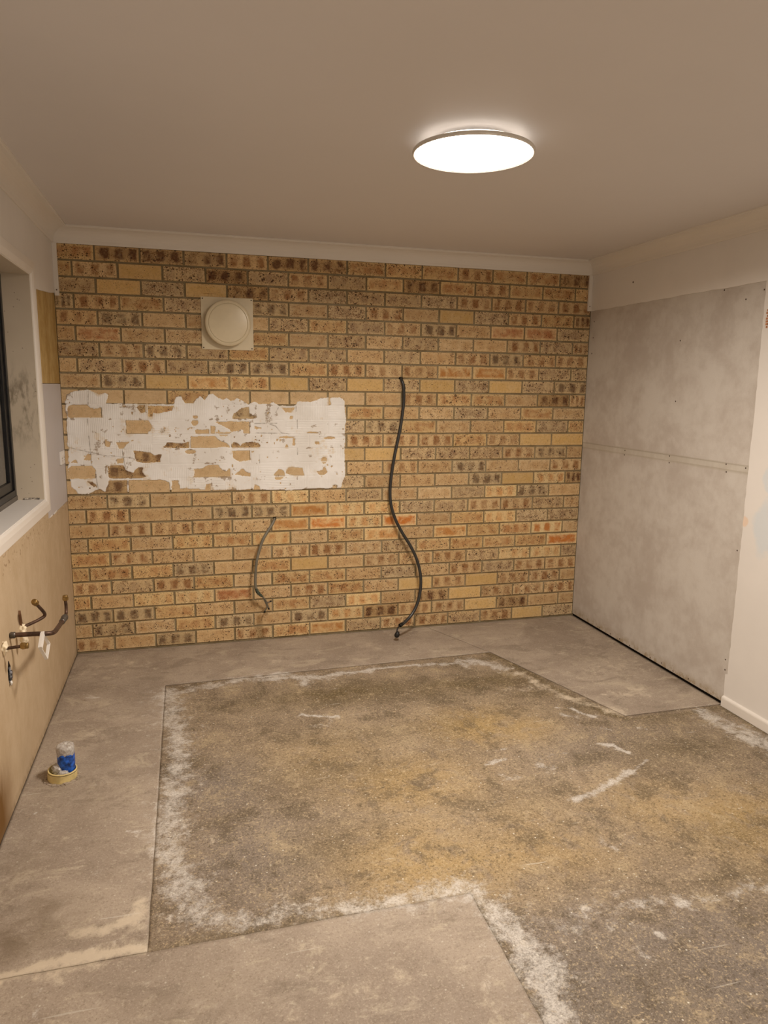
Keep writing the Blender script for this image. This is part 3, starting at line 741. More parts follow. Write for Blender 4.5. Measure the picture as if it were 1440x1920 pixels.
fl = MB()
for k in range(9):
    yq = -0.56 + k * 0.022
    if k in (3, 4): continue
    fl.box((XL - 0.001, yq, 0.933 + 0.003 * rg.random()), (XL + 0.002, yq + 0.020, 0.939 + 0.004 * rg.random()), 0.0005)
tag(fl.build('paint_flake', M_paint, wall_left), 'torn white paint edge on the tan board')
wall_front = MB().box((XL - T, YF - T, -0.16), (XR + T, YF, H)).build('wall_front', M_paint)
tag(wall_front, 'plain wall behind the camera', kind='structure')

# baseboard right
prof = [(XR - 0.004, 0.0), (XR - 0.017, 0.0), (XR - 0.017, 0.042), (XR - 0.0155, 0.048), (XR - 0.011, 0.053), (XR - 0.004, 0.056)]
bb = MB()
n = len(prof)
vs = [(x, YB, z) for x, z in prof] + [(x, YF, z) for x, z in prof]
bb.add(vs, [list(range(n)), list(range(2 * n - 1, n - 1, -1))] + [[i, (i + 1) % n, (i + 1) % n + n, i + n] for i in range(n)])
tag(bb.build('baseboard_right', M_trim), 'white skirting board along the right wall', kind='structure')

# cornices: coved plaster, mitred at the corners
def cove():
    c = 0.088; pts = [(0.0, -0.0845), (0.006, -0.0845), (0.008, -0.080)]
    for k in range(9):
        a = k / 8 * math.pi / 2
        pts.append((0.008 + 0.070 * (1 - math.cos(a)), -0.080 + 0.070 * math.sin(a)))
    pts += [(0.080, -0.0095), (0.082, -0.006), (0.088, -0.006), (0.088, 0.0), (0.0, 0.0)]
    return pts
def cornice(name, A, B, nrm, mA, mB, label):
    """A, B ends on the wall line; nrm points into the room; mitre +1 shortens with distance from the wall"""
    A, B, nrm = Vector(A), Vector(B), Vector(nrm)
    t = (B - A).normalized()
    pf = cove(); n = len(pf)
    vs = []
    for P_, s_, k in ((A, 1, mA), (B, -1, mB)):
        for d, z in pf:
            vs.append(P_ + nrm * d + t * (s_ * k * d) + Vector((0, 0, H + z)))
    b = MB(); b.add(vs, [list(range(n)), list(range(2 * n - 1, n - 1, -1))] + [[i, (i + 1) % n, (i + 1) % n + n, i + n] for i in range(n)])
    o = b.build(name, M_trim)
    return tag(o, label, kind='structure')
cornice('trim_1', (XL, -0.0005, 0), (XR, -0.0005, 0), (0, -1, 0), 1, 1, 'white coved cornice above the brick wall')
cornice('trim_2', (XL + 0.0025, -0.0005, 0), (XL + 0.0025, YF, 0), (1, 0, 0), 1, 0, 'white coved cornice above the left wall')
cornice('trim_3', (XR - 0.004, -0.0005, 0), (XR - 0.004, YF, 0), (-1, 0, 0), 1, 0, 'white coved cornice above the right wall')
# corner beads on the brick wall, left and right
def bead(x0, x1, z0, name, label):
    o = MB().box((x0, -0.014, z0), (x1, 0.003, H - 0.084), 0.0012).build(name, M_trim)
    tag(o, label, kind='structure')
    s_ = MB().lathe([(0, 0.0012), (0.0028, 0.001), (0.004, 0.0)], 8, Matrix.Translation(((x0 + x1) / 2, -0.014, z0 + 0.03)) @ Matrix.Rotation(math.pi / 2, 4, 'X')).build('screw', M_screw, o)
bead(XL + 0.0025, XL + 0.026, 2.085, 'trim_4', 'short white bead in the top left corner of the brick wall')
bead(XR - 0.030, XR - 0.0045, 2.134, 'trim_5', 'short white bead in the top right corner of the brick wall')

# ------------------------------------------------------------------ bricks
PZ = 0.086 * 1.0171; BH = 0.0772; ZO = 0.0
ROWS = ["tdddbddtttbttd", "tbysdsbstdtbttt", "sysydbssssbbbb", "kbtsckcsbcysbtd", "bkcccstsbkcrrs", "crccctcscsccbsb", "sbkstsscscbkbb", "csbskktbbboobss", "ckyotysysysysk",
        "ccctcccccbttcdb", "cdtckcctccsctc", "cccccccsktcctst", "ccdcdccbbbtbyy", "ccdccccyysssbkc", "cdccccccbckccb", "cdcccccsccckypd",
        "ckccbpcsccspkc", "cbcckkoppssbbsc", "cbbbcoOpOctpss", "ctcptpctocottPc", "tbcccbbcsttttO", "tttkctycbbbspps", "bsbtcttcscbsbb", "tcpprcbtcybybbc", "kktcctspcdybbb", "ckctkckpdbbydcc", "bckcbtosbbsbys"]
CODE = {  # base, tint, blotch, speckle, bands, streak
 'c': ((202, 166, 120), (176, 132, 86), .80, 1.0, .3, .8),
 's': ((202, 168, 122), (150, 118, 88), .75, 1.45, .4, .5),
 'b': ((202, 164, 116), (146, 100, 62), 1.1, 1.15, 1., .4),
 'd': ((188, 150, 102), (96, 64, 42), 1.3, 1.35, .7, .4),
 'k': ((200, 168, 124), (112, 88, 64), 1.25, 1.15, .8, .4),
 't': ((210, 172, 118), (172, 120, 74), 1.0, 1.15, .3, .6),
 'y': ((202, 162, 108), (198, 154, 92), .8, .55, .0, .9),
 'o': ((218, 180, 126), (180, 118, 62), 1.1, .70, .1, .4),
 'O': ((222, 184, 130), (190, 108, 46), 1.25, .50, .1, .3),
 'P': ((220, 184, 130), (184, 112, 56), 1.2, .50, 1., .2),
 'r': ((210, 170, 120), (166, 104, 64), 1.1, .80, .0, .4),
 'p': ((216, 180, 126), (196, 138, 84), .90, .95, .8, .8),
}
def brick_geo(x0, x1, z0, z1, r):
    """block with an eased, slightly uneven front face; 12 verts, 13 faces"""
    j = lambda a: r.uniform(-a, a)
    fr = -0.0004 + j(0.0009); e = 0.0022; dj = 0.0010
    X0, X1, Z0, Z1 = x0 + j(dj), x1 + j(dj), z0 + j(dj), z1 + j(dj)
    bk = 0.0077
    vs = [(X0, bk, Z0), (X1, bk, Z0), (X1, bk, Z1), (X0, bk, Z1)]
    vs += [(X0, fr + e, Z0), (X1, fr + e, Z0), (X1, fr + e, Z1), (X0, fr + e, Z1)]
    y = [fr + j(0.0006) for _ in range(4)]
    vs += [(X0 + e, y[0], Z0 + e), (X1 - e, y[1], Z0 + e), (X1 - e, y[2], Z1 - e), (X0 + e, y[3], Z1 - e)]
    fs = []
    for a in (0, 4):
        for k in range(4):
            k2 = (k + 1) % 4
            fs.append((a + k, a + k2, a + k2 + 4, a + k + 4))
    fs.append((8, 9, 10, 11))
    uvb = []
    for v in vs:
        uvb.append(((v[0] - (X0 + X1) / 2) / max(1e-6, (X1 - X0) / 2), (v[2] - (Z0 + Z1) / 2) / ((Z1 - Z0) / 2), 0))
    # keep the metric falloff right for cut bricks
    L = (X1 - X0) / 0.23
    uvb = [(1 - (1 - abs(u)) * L if u >= 0 else -(1 - (1 - abs(u)) * L), v, 0) for u, v, _ in uvb]
    return vs, fs, uvb
def brick_attr(code, r, pale):
    ba, ti, bl, sp, bd, sk = CODE[code]
    jv = r.uniform(-9, 9); jh = r.uniform(-4, 4)
    base = alb(ba[0] + jv, ba[1] + jv * 0.9 + jh * .5, ba[2] + jv * 0.7 + jh)
    tint = alb(ti[0] + jv, ti[1] + jv * .8, ti[2] + jv * .6)
    return base, tint, (bl * r.uniform(.8, 1.1), sp * r.uniform(.8, 1.2), r.random(), 1), (bd, pale, sk * r.choice([0, .5, 1]), 1)
def brick_mesh(name, items, parent, kind=None, lab=None):
    V = []; Fc = []; A = {'base': [], 'tint': [], 'par': [], 'par2': []}; U = []
    for (vs, fs, uvb, at) in items:
        o = len(V); V += vs; Fc += [tuple(o + i for i in f) for f in fs]; U += uvb
        for k, a in zip(('base', 'tint', 'par', 'par2'), at): A[k] += [a] * len(vs)
    me = bpy.data.meshes.new(name)
    me.from_pydata(V, [], Fc)
    for k, a in A.items():
        t_ = me.attributes.new(k, 'FLOAT_COLOR', 'POINT'); t_.data.foreach_set('color', [c for q in a for c in q])
    t_ = me.attributes.new('uvb', 'FLOAT_VECTOR', 'POINT'); t_.data.foreach_set('vector', [c for q in U for c in q])
    me.materials.append(M_brick)
    o = bpy.data.objects.new(name, me); C.objects.link(o); o.parent = parent
    if kind: o['kind'] = kind
    if lab: o['label'] = lab
    return o
allb = []
cpos = M.translation
for ri, row in enumerate(ROWS):
    k = ri + 1
    z1 = ((27 - k + 1) * .086 + .005) * 1.0171 - 0.0058
    z0 = ((27 - k) * .086 + .005) * 1.0171 + 0.0053
    if k == 1: z1 = 2.364
    off0 = 0.12 if k % 2 else 0.0
    edges = [XL] + [off0 + 0.24 * i for i in range(14)]
    edges = [e_ for e_ in edges if e_ < XR - 0.03] + [XR]
    for i, code in enumerate(row[:len(edges) - 1]):
        r = random.Random(k * 100 + i)
        x0 = edges[i] + (0.0055 if i else 0.001); x1 = edges[i + 1] - (0.0055 if i < len(edges) - 2 else 0.0025)
        pale = 0.0
        if 10 <= k <= 16 and x0 < 1.5:
            pale = 0.75 if code in 'c' else 0.15
        vs, fs, uvb = brick_geo(x0, x1, z0, z1, r)
        ctr = Vector(((x0 + x1) / 2, 0, (z0 + z1) / 2)); dv = ctr - cpos
        size = (x1 - x0) * (z1 - z0) * abs(dv.y) / dv.length ** 3
        if 10 <= k <= 16 and x1 < 1.56: size *= 0.5            # mostly behind the adhesive
        allb.append((size, (vs, fs, uvb, brick_attr(code, r, pale)), k, i))
    assert len(row) == len(edges) - 1, (k, len(row), len(edges) - 1)
allb.sort(key=lambda t_: -t_[0])
for s_, it, k, i in allb[:300]:
    brick_mesh('brick', [it], wall_back)
brick_mesh('brick_remainder', [t_[1] for t_ in allb[300:]], wall_back, 'stuff', 'smaller and hidden bricks of the same wall')

# ------------------------------------------------------------------ tile adhesive left on the bricks
OUTLINE = [[-0.0772,1.4425],[-0.0745,1.4889],[-0.0774,1.5004],[-0.0657,1.5466],[-0.0195,1.5664],[0.0499,1.5749],[0.0822,1.5638],[0.1034,1.5485],[0.1444,1.5567],[0.1586,1.5452],[0.1433,1.4983],[0.4095,1.4944],[0.5136,1.4952],[0.5346,1.5413],[0.5618,1.5416],[0.5802,1.5057],[0.6271,1.502],[0.6436,1.5263],[0.6679,1.5467],[0.6794,1.5347],[0.6929,1.5227],[0.7196,1.5553],[0.7475,1.5596],[0.7708,1.5356],[0.8026,1.5237],[0.823,1.5361],[0.8467,1.516],[0.867,1.5202],[0.8835,1.5347],[0.9238,1.5166],[0.952,1.4964],[0.9881,1.5169],[1.0139,1.5019],[1.0706,1.5001],[1.1014,1.5113],[1.132,1.4918],[1.2296,1.4903],[1.2521,1.5191],[1.2745,1.5193],[1.324,1.5175],[1.3692,1.5245],[1.3919,1.5425],[1.4283,1.5428],[1.4832,1.5433],[1.52,1.5459],[1.5478,1.5261],[1.548,1.4857],[1.5576,1.4092],[1.5486,1.3412],[1.5535,1.2957],[1.5468,1.2227],[1.5519,1.1353],[1.5523,1.0427],[1.536,1.0012],[1.5267,0.9734],[1.4376,0.9709],[1.3679,0.9725],[1.3217,0.9727],[1.2529,0.967],[1.1892,0.963],[1.108,0.9687],[1.0143,0.971],[0.9657,0.9776],[0.9132,0.9732],[0.8304,0.9743],[0.7484,0.9763],[0.6915,0.9764],[0.6431,0.9797],[0.5671,0.9858],[0.4917,0.9876],[0.4429,0.9721],[0.2373,0.9753],[0.1119,0.9784],[0.0827,0.9974],[0.0598,0.9899],[0.0328,0.9743],[0.0027,0.9691],[-0.0417,0.9722],[-0.0512,1.0006],[-0.0727,1.0132],[-0.0738,1.0573],[-0.0857,1.1053],[-0.0796,1.1489],[-0.0791,1.22],[-0.0707,1.2396],[-0.0805,1.2594],[-0.0748,1.2946],[-0.076,1.3376],[-0.0762,1.396],[-0.0681,1.4116]]
HOLES = [[[-0.0607,1.4774],[-0.0347,1.4892],[0.0381,1.4897],[0.0553,1.4704],[0.0769,1.4627],[0.1179,1.4708],[0.1188,1.4159],[-0.0606,1.4155],[-0.065,1.4349]],[[0.2451,1.4004],[0.3704,1.4006],[0.3878,1.3566],[0.3557,1.3205],[0.2453,1.3209]],[[0.3089,1.4759],[0.3283,1.4879],[0.3626,1.4881],[0.3609,1.4484],[0.3341,1.4443]],[[0.3698,1.4802],[0.5162,1.4832],[0.4997,1.4571],[0.4335,1.4427],[0.3952,1.4446],[0.3865,1.4206],[0.3712,1.4206]],[[0.1863,1.2694],[0.2583,1.2729],[0.2305,1.245],[0.211,1.2332],[0.1965,1.2453]],[[0.154,1.2616],[0.1504,1.2523],[0.1417,1.2465],[0.1313,1.2466],[0.1231,1.2525],[0.1204,1.2618],[0.1241,1.2712],[0.1328,1.2769],[0.1431,1.2768],[0.1513,1.271]],[[0.2826,1.2204],[0.3283,1.2159],[0.3704,1.2094],[0.393,1.195],[0.4358,1.1986],[0.4263,1.1538],[0.3333,1.151],[0.2914,1.1597]],[[0.1501,1.1415],[0.2181,1.1405],[0.228,1.108],[0.2731,1.0909],[0.3053,1.127],[0.3282,1.1226],[0.3232,1.0941],[0.3415,1.0692],[0.2907,1.0559],[0.1388,1.065],[0.1331,1.1015]],[[-0.0773,1.125],[-0.062,1.1367],[0.0452,1.1391],[0.0659,1.1067],[0.0636,1.0625],[-0.0844,1.0655]],[[0.1382,1.0529],[0.2369,1.0509],[0.2332,0.9692],[0.1078,0.9724],[0.1332,1.0287]],[[0.2463,1.0487],[0.4456,1.0446],[0.4726,1.0295],[0.4825,0.9753],[0.4817,0.9545],[0.2424,0.9608]],[[0.1893,1.1732],[0.2199,1.1808],[0.2224,1.1526],[0.1882,1.149]],[[0.0062,1.1715],[0.0303,1.207],[0.0447,1.1989],[0.0395,1.1711]],[[-0.0608,1.1565],[-0.0414,1.1761],[-0.0278,1.1561]],[[0.0178,1.0433],[0.0437,1.0387],[0.069,1.022],[0.0536,1.0143],[0.0321,1.0309]],[[0.8565,1.4096],[0.8613,1.4425],[0.8858,1.4508],[0.9108,1.4756],[0.9517,1.4799],[0.9551,1.4387],[0.9919,1.4265],[0.9875,1.4119]],[[0.7551,1.391],[0.9625,1.3912],[0.957,1.3185],[0.9242,1.3227],[0.9163,1.3435],[0.8959,1.3477],[0.8507,1.3312],[0.8228,1.3561]],[[0.6379,1.34],[0.7179,1.348],[0.7223,1.3644],[0.7504,1.3644],[0.7492,1.3192],[0.6373,1.3196]],[[0.6533,1.3889],[0.6496,1.3781],[0.6404,1.3714],[0.6294,1.3714],[0.6207,1.3781],[0.6177,1.3888],[0.6214,1.3996],[0.6305,1.4062],[0.6415,1.4062],[0.6502,1.3996]],[[0.6483,1.4213],[0.6459,1.4166],[0.6399,1.4136],[0.6326,1.4136],[0.6267,1.4165],[0.6246,1.4213],[0.627,1.426],[0.633,1.429],[0.6404,1.429],[0.6462,1.4261]],[[0.6091,1.3033],[0.7488,1.3048],[0.7724,1.2778],[0.8165,1.261],[0.8404,1.2358],[0.8201,1.2393],[0.7877,1.2446],[0.735,1.2367],[0.607,1.2358]],[[0.4499,1.2412],[0.4783,1.2694],[0.5171,1.2631],[0.5643,1.2627],[0.6042,1.2747],[0.605,1.2358]],[[0.8407,1.2483],[0.8575,1.269],[0.886,1.2605],[0.8938,1.2437],[0.9271,1.2644],[0.9768,1.2682],[1.0016,1.2639],[1.018,1.2469],[1.0094,1.2281],[0.8485,1.2316]],[[0.6341,1.2129],[0.6278,1.2062],[0.6117,1.2021],[0.5921,1.2023],[0.5764,1.2067],[0.5706,1.2135],[0.5768,1.2202],[0.5928,1.2242],[0.6124,1.2241],[0.6282,1.2197]],[[0.8522,1.2149],[0.9552,1.2181],[0.9583,1.1591],[0.8919,1.1516],[0.8554,1.173]],[[0.6173,1.0556],[0.6268,1.1054],[0.663,1.109],[0.7038,1.1291],[0.7606,1.1325],[0.7841,1.0986],[0.8125,1.0897],[0.8293,1.1062],[0.8456,1.1018],[0.8445,1.0533]],[[0.8655,1.0719],[0.9075,1.1049],[0.9278,1.0834],[0.9568,1.0787],[0.9522,1.0533],[0.915,1.0625]],[[0.4916,1.0395],[0.5271,1.0387],[0.535,0.9782],[0.4875,0.9794]],[[0.4879,0.9918],[0.6434,0.9881],[0.6509,0.9711],[0.4873,0.9752]],[[0.6831,0.9661],[0.6925,1.0122],[0.7211,1.02],[0.7278,0.965]],[[0.7655,1.3274],[0.8425,1.3271],[0.8217,1.3065],[0.7812,1.3067]],[[1.1584,1.4767],[1.2295,1.4771],[1.2114,1.4483],[1.1803,1.4526]],[[1.1002,1.065],[1.132,1.1006],[1.1588,1.0866],[1.1674,1.0547],[1.1357,1.0326],[1.1089,1.0377]],[[1.1768,1.0908],[1.195,1.1086],[1.2766,1.1028],[1.29,1.0523],[1.2308,1.0558],[1.1766,1.0727]],[[1.4375,1.1506],[1.4336,1.1394],[1.4231,1.1325],[1.4103,1.1327],[1.3999,1.1398],[1.3959,1.1512],[1.3999,1.1624],[1.4103,1.1692],[1.4231,1.1691],[1.4336,1.162]],[[1.3681,1.0784],[1.4051,1.0869],[1.419,1.1096],[1.4352,1.0772],[1.4004,1.0456]],[[1.5031,0.981],[1.5,0.9728],[1.4918,0.968],[1.4817,0.9682],[1.4734,0.9735],[1.4703,0.9817],[1.4734,0.9898],[1.4816,0.9947],[1.4917,0.9945],[1.5,0.9892]],[[0.9794,1.0043],[1.0058,0.9947],[1.0098,0.972],[0.9744,0.9728]],[[1.4329,1.5429],[1.4534,1.5431],[1.4558,1.4941],[1.4374,1.4939]],[[1.2326,1.2972],[1.2231,1.2949],[1.1984,1.2936],[1.168,1.2937],[1.1435,1.2953],[1.1342,1.2977],[1.1436,1.3],[1.1681,1.3013],[1.1985,1.3012],[1.2232,1.2996]],[[1.1647,1.2306],[1.1828,1.2528],[1.1916,1.2258]],[[1.3869,1.2604],[1.3843,1.2556],[1.3774,1.2527],[1.3689,1.2527],[1.362,1.2557],[1.3594,1.2605],[1.362,1.2653],[1.3689,1.2682],[1.3774,1.2682],[1.3843,1.2652]],[[1.4884,1.2906],[1.4813,1.2869],[1.4628,1.2847],[1.4399,1.2848],[1.4215,1.2872],[1.4145,1.291],[1.4215,1.2946],[1.4399,1.2969],[1.4628,1.2968],[1.4813,1.2944]],[[1.219,1.2884],[1.2325,1.2883],[1.2299,1.2435],[1.2165,1.2481]],[[1.2023,1.4262],[1.2179,1.4262],[1.2155,1.4085],[1.1999,1.4085]],[[1.387,1.3236],[1.3791,1.3209],[1.3586,1.3194],[1.3332,1.3195],[1.3128,1.3212],[1.305,1.3238],[1.3128,1.3264],[1.3333,1.328],[1.3586,1.3279],[1.3791,1.3262]]]
CRACKS = [[[0.2038,1.2812],[0.2169,1.2371],[0.2207,1.1969],[0.2293,1.1363],[0.2335,1.1038]],[[-0.0668,1.2435],[0.0455,1.2148],[0.1449,1.1898]],[[0.1414,1.1958],[0.2845,1.1768]],[[0.0659,1.1067],[0.0698,1.0382],[0.078,0.9793]],[[0.0495,1.5672],[0.0454,1.4898]],[[0.0373,1.4079],[0.0373,1.3727]],[[0.0394,1.3098],[0.0431,1.2386],[0.0456,1.1471]],[[1.0777,1.3775],[1.1129,1.3664],[1.1479,1.3243],[1.1969,1.3175]],[[1.2408,1.4882],[1.2405,1.4573]],[[1.2469,1.4041],[1.2474,1.3508]],[[1.2479,1.2298],[1.2476,1.1893]],[[1.0111,1.1919],[1.0125,1.1384]],[[0.9858,1.3818],[1.1219,1.3828]],[[0.9936,1.3248],[1.1212,1.3222]],[[1.1319,1.4787],[1.1138,1.4479]]]
res = 0.0026
gx = np.arange(XL + 0.004, 1.60, res); gz = np.arange(0.955, 1.59, res)
GX, GZ = np.meshgrid(gx, gz, indexing='ij')
wx = GX + 0.010 * (fbm(GX, GZ, 60, 3, 11) - 0.5); wz = GZ + 0.008 * (fbm(GX, GZ, 60, 3, 12) - 0.5)
sd = poly_sd(wx, wz, OUTLINE)
for h in HOLES:
    x_, z_ = [q[0] for q in h], [q[1] for q in h]
    box = (GX > min(x_) - .05) & (GX < max(x_) + .05) & (GZ > min(z_) - .05) & (GZ < max(z_) + .05)
    sd[box] = np.minimum(sd[box], -poly_sd(wx[box], wz[box], h))
sd = sd + 0.003 * (fbm(GX, GZ, 110, 2, 14) - 0.5)
pit = fbm(GX, GZ, 55, 3, 15)
zone = fbm(GX, GZ, 6, 2, 16)
sd = np.where((pit > 0.81) & (zone > 0.52), -0.001, sd)
# height: feathered edge, print of the joints, comb ridges in trowelled zones
hgt = 0.0010 + 0.0014 * np.clip(sd / 0.006, 0, 1)
zj = np.array([((27 - k) * .086 + .005) * 1.0171 for k in range(9, 18)])
dj = np.min(np.abs(GZ[..., None] - zj), -1)
jl = np.exp(-(dj / 0.0028) ** 2) * (fbm(GX, GZ, 9, 2, 17) > 0.42)
xo = np.where(((27 - np.floor((GZ / 1.0171 - .005) / .086)) % 2) == 1, 0.12, 0.0)
dv = np.abs((GX - xo + 0.12) % 0.24 - 0.12)
jl = np.maximum(jl, np.exp(-(dv / 0.0028) ** 2) * (fbm(GX, GZ, 8, 2, 18) > 0.52))
hgt -= 0.0014 * jl
cell = np.sin(np.floor(GX / 0.21 + 0.3 * fbm(GX, GZ, 3, 2, 20)) * 12.9898 + np.floor(GZ / 0.14) * 78.233) * 43758.5453
cell = cell - np.floor(cell)
wv = 0.5 + 0.5 * np.sin(2 * np.pi * (np.where(cell > 0.72, GX, GZ) + 0.003 * fbm(GX, GZ, 12, 2, 21)) / 0.0105)
comb = (cell > 0.30) * np.clip((fbm(GX, GZ, 10, 3, 22) - 0.40) * 6, 0, 1)
hgt += 0.0016 * wv * comb
hgt += 0.0012 * (fbm(GX, GZ, 18, 4, 23) - 0.5)
crk = np.zeros(GX.shape)
for cpt in CRACKS:
    crk = np.maximum(crk, np.exp(-(seg_dist(GX, GZ, cpt) / 0.0022) ** 2))
hgt -= 0.0006 * crk
inside = poly_sd(wx, wz, OUTLINE)
jn = ((dj < 0.0062) | (dv < 0.0062)) & (inside > 0.0) & (sd <= 0)
hgt = np.where(jn, 0.0000 + 0.0008 * fbm(GX, GZ, 50, 2, 31), hgt)
sd = np.where(jn, 0.0025, sd)
keep = (sd[:-1, :-1] > 0) & (sd[1:, :-1] > 0) & (sd[1:, 1:] > 0) & (sd[:-1, 1:] > 0)
dirt = 0.34 * np.exp(-np.clip(sd, 0, 1) / 0.004) + 0.75 * np.clip((fbm(GX, GZ, 30, 4, 24) - 0.57) * 6, 0, 1) * (zone > 0.40) + 0.40 * jl
thin = 0.35 * np.exp(-np.clip(sd, 0, 1) / 0.010) + 0.45 * np.clip((fbm(GX, GZ, 16, 4, 25) - 0.56) * 5, 0, 1) + 0.22 * comb * (1 - wv) + 0.35 * jn
one = np.ones(GX.shape)
ad = grid_mesh('tile_adhesive', GX, -hgt, GZ, M_adhesive, wall_back, {'tone': np.stack([dirt, thin, crk, one], -1)}, keep)
bm = bmesh.new(); bm.from_mesh(ad.data)
be = [e for e in bm.edges if len(e.link_faces) == 1]
r = bmesh.ops.extrude_edge_only(bm, edges=be)
for v in [q for q in r['geom'] if isinstance(q, bmesh.types.BMVert)]: v.co.y = 0.0078
bm.to_mesh(ad.data); bm.free()
tag(ad, 'large flaking patch of white tile adhesive with comb marks')

# ------------------------------------------------------------------ ceiling lamp
def lamp(x, y, face, power, label, up=True):
    root = empty('ceiling_lamp', (x, y, H))
    T0 = Matrix.Translation((x, y, 0))
    R0 = 0.2095
    under(MB().lathe([(0, H - 0.0005), (0.075, H - 0.0005), (0.075, H - 0.034), (0, H - 0.034)], 48, T0).build('mounting_plate', M_white_pl), root)
    zb = H - 0.050
    rim = [(R0 - 0.006, zb), (R0 - 0.002, zb - 0.0005), (R0, zb + 0.002), (R0, zb + 0.010), (R0 - 0.002, zb + 0.0125), (0.06, zb + 0.018), (0.06, zb + 0.0155), (R0 - 0.006, zb + 0.0115), (R0 - 0.006, zb)]
    under(MB().lathe(rim, 96, T0).build('rim', plain('nickel_rim', (0.75, 0.72, 0.67, 1), 0.3, 0.5, metal=0.3, var=0.02)), root)
    under(MB().lathe([(0, zb + 0.0035), (R0 - 0.012, zb + 0.003), (R0 - 0.0065, zb + 0.0045), (R0 - 0.0065, zb + 0.011), (0, zb + 0.011)], 96, T0).build('diffuser', face), root)
    ld = bpy.data.lights.new('led_disc', 'AREA'); ld.shape = 'DISK'; ld.size = 2 * (R0 - 0.010); ld.energy = power; ld.color = LIGHT; ld.spread = math.radians(LAMP_SPREAD)
    lo_ = bpy.data.objects.new('led_disc', ld); C.objects.link(lo_); lo_.location = (0, 0, zb + 0.0015 - H); lo_.parent = root
    if up:
        under(MB().lathe([(R0 - 0.050, zb + 0.0195), (R0 - 0.044, zb + 0.0195), (R0 - 0.044, zb + 0.0290), (R0 - 0.050, zb + 0.0290), (R0 - 0.050, zb + 0.0195)], 96, T0).build('halo_strip', M_halo), root)
    return tag(root, label, 'lamp')
lamp(LAMP[0], LAMP[1], M_lampface, LAMP_P, 'lit round flat ceiling lamp with a thin metal rim and glowing halo')
lamp(1.75, -5.0, M_fill, LAMP_P * 0.55, 'assumed second ceiling lamp, added behind the camera as fill light')  # unseen lamp, assumed and added to fill the light on ceiling and walls

# ------------------------------------------------------------------ wall vent
vx, vz = 0.838, 1.966
root = empty('wall_vent', (vx, -0.001, vz))
tag(root, 'cream square vent cover with a round domed cap on the brick wall', 'vent')
Wm = Matrix.Translation((vx, -0.0015, vz)) @ Matrix.Rotation(math.pi / 2, 4, 'X')      # local z -> -y (into the room)
under(MB().box((-0.150, -0.150, 0), (0.150, 0.150, 0.0045), 0.0018, Wm).build('vent_plate', M_vent), root)
under(MB().lathe([(0.100, 0.0040), (0.100, 0.036), (0.098, 0.040), (0.0, 0.040)], 64, Wm).build('vent_neck', M_vent), root)
cap = [(0.0, 0.0335), (0.122, 0.0335), (0.1285, 0.036), (0.131, 0.042), (0.131, 0.057), (0.1295, 0.0615), (0.1265, 0.0640), (0.1150, 0.0660), (0.1135, 0.0660), (0.1131, 0.0655), (0.1129, 0.0625), (0.1100, 0.0625), (0.1098, 0.0660), (0.1094, 0.0666), (0.1080, 0.0668)]
cap += [(0.108 * (1 - t_ / 8), 0.0668 + 0.0045 * (1 - (1 - t_ / 8) ** 2)) for t_ in range(1, 9)]
under(MB().lathe(cap, 96, Wm).build('vent_cap', M_vent), root)
for sx in (-1, 1):
    for sz in (-1, 1):
        s_ = MB().lathe([(0, 0.0062), (0.003, 0.0058), (0.0042, 0.0044)], 12, Wm @ Matrix.Translation((sx * 0.140, sz * 0.140, 0))).build('screw', M_screw)
        under(s_, root)

# ------------------------------------------------------------------ cables
def sheath(root, pts, rad, mat, name='cable_sheath', seg=14):
    return under(MB().tube(spline(pts, 8), rad, seg).build(name, mat), root)
c1 = [(1.912, 0.004, 1.668), (1.916, -0.012, 1.652), (1.925, -0.020, 1.615), (1.927, -0.022, 1.52), (1.912, -0.026, 1.39), (1.888, -0.032, 1.27), (1.868, -0.038, 1.18), (1.848, -0.044, 1.06), (1.838, -0.050, 0.95), (1.845, -0.056, 0.86),
      (1.872, -0.062, 0.77), (1.918, -0.070, 0.68), (1.968, -0.078, 0.60), (2.008, -0.088, 0.52), (2.032, -0.100, 0.44), (2.040, -0.114, 0.36), (2.030, -0.128, 0.275), (2.004, -0.142, 0.20), (1.965, -0.160, 0.145), (1.915, -0.182, 0.108), (1.882, -0.200, 0.097)]
root = empty('power_cable', c1[0])
tag(root, 'long black cable hanging in an S from a hole in the brick wall', 'cable')
sheath(root, c1, 0.0102, M_cable_blk)
wr = [c1[-1], (1.866, -0.212, 0.092), (1.852, -0.224, 0.080), (1.846, -0.230, 0.062)]
sheath(root, wr, 0.0042, M_rubber, 'wire')
d_ = Matrix.Translation((1.848, -0.232, 0.045)) @ Matrix.Rotation(0.35, 4, 'Y')
under(MB().lathe([(0, 0.022), (0.008, 0.021), (0.011, 0.014), (0.016, 0.008), (0.0165, -0.008), (0.014, -0.014), (0.008, -0.019), (0, -0.020)], 20, d_).build('connector', M_rubber), root)
tag(root.children[-1], 'black plug end')
cuff = MB().lathe([(0.0115, -0.012), (0.0125, -0.008), (0.0125, 0.010), (0.011, 0.013), (0, 0.013)], 16, Matrix.Translation(c1[-1]) @ Vector((0.033, 0.018, 0.009)).to_track_quat('Z', 'X').to_matrix().to_4x4())
under(cuff.build('tape_cuff', M_rubber), root)

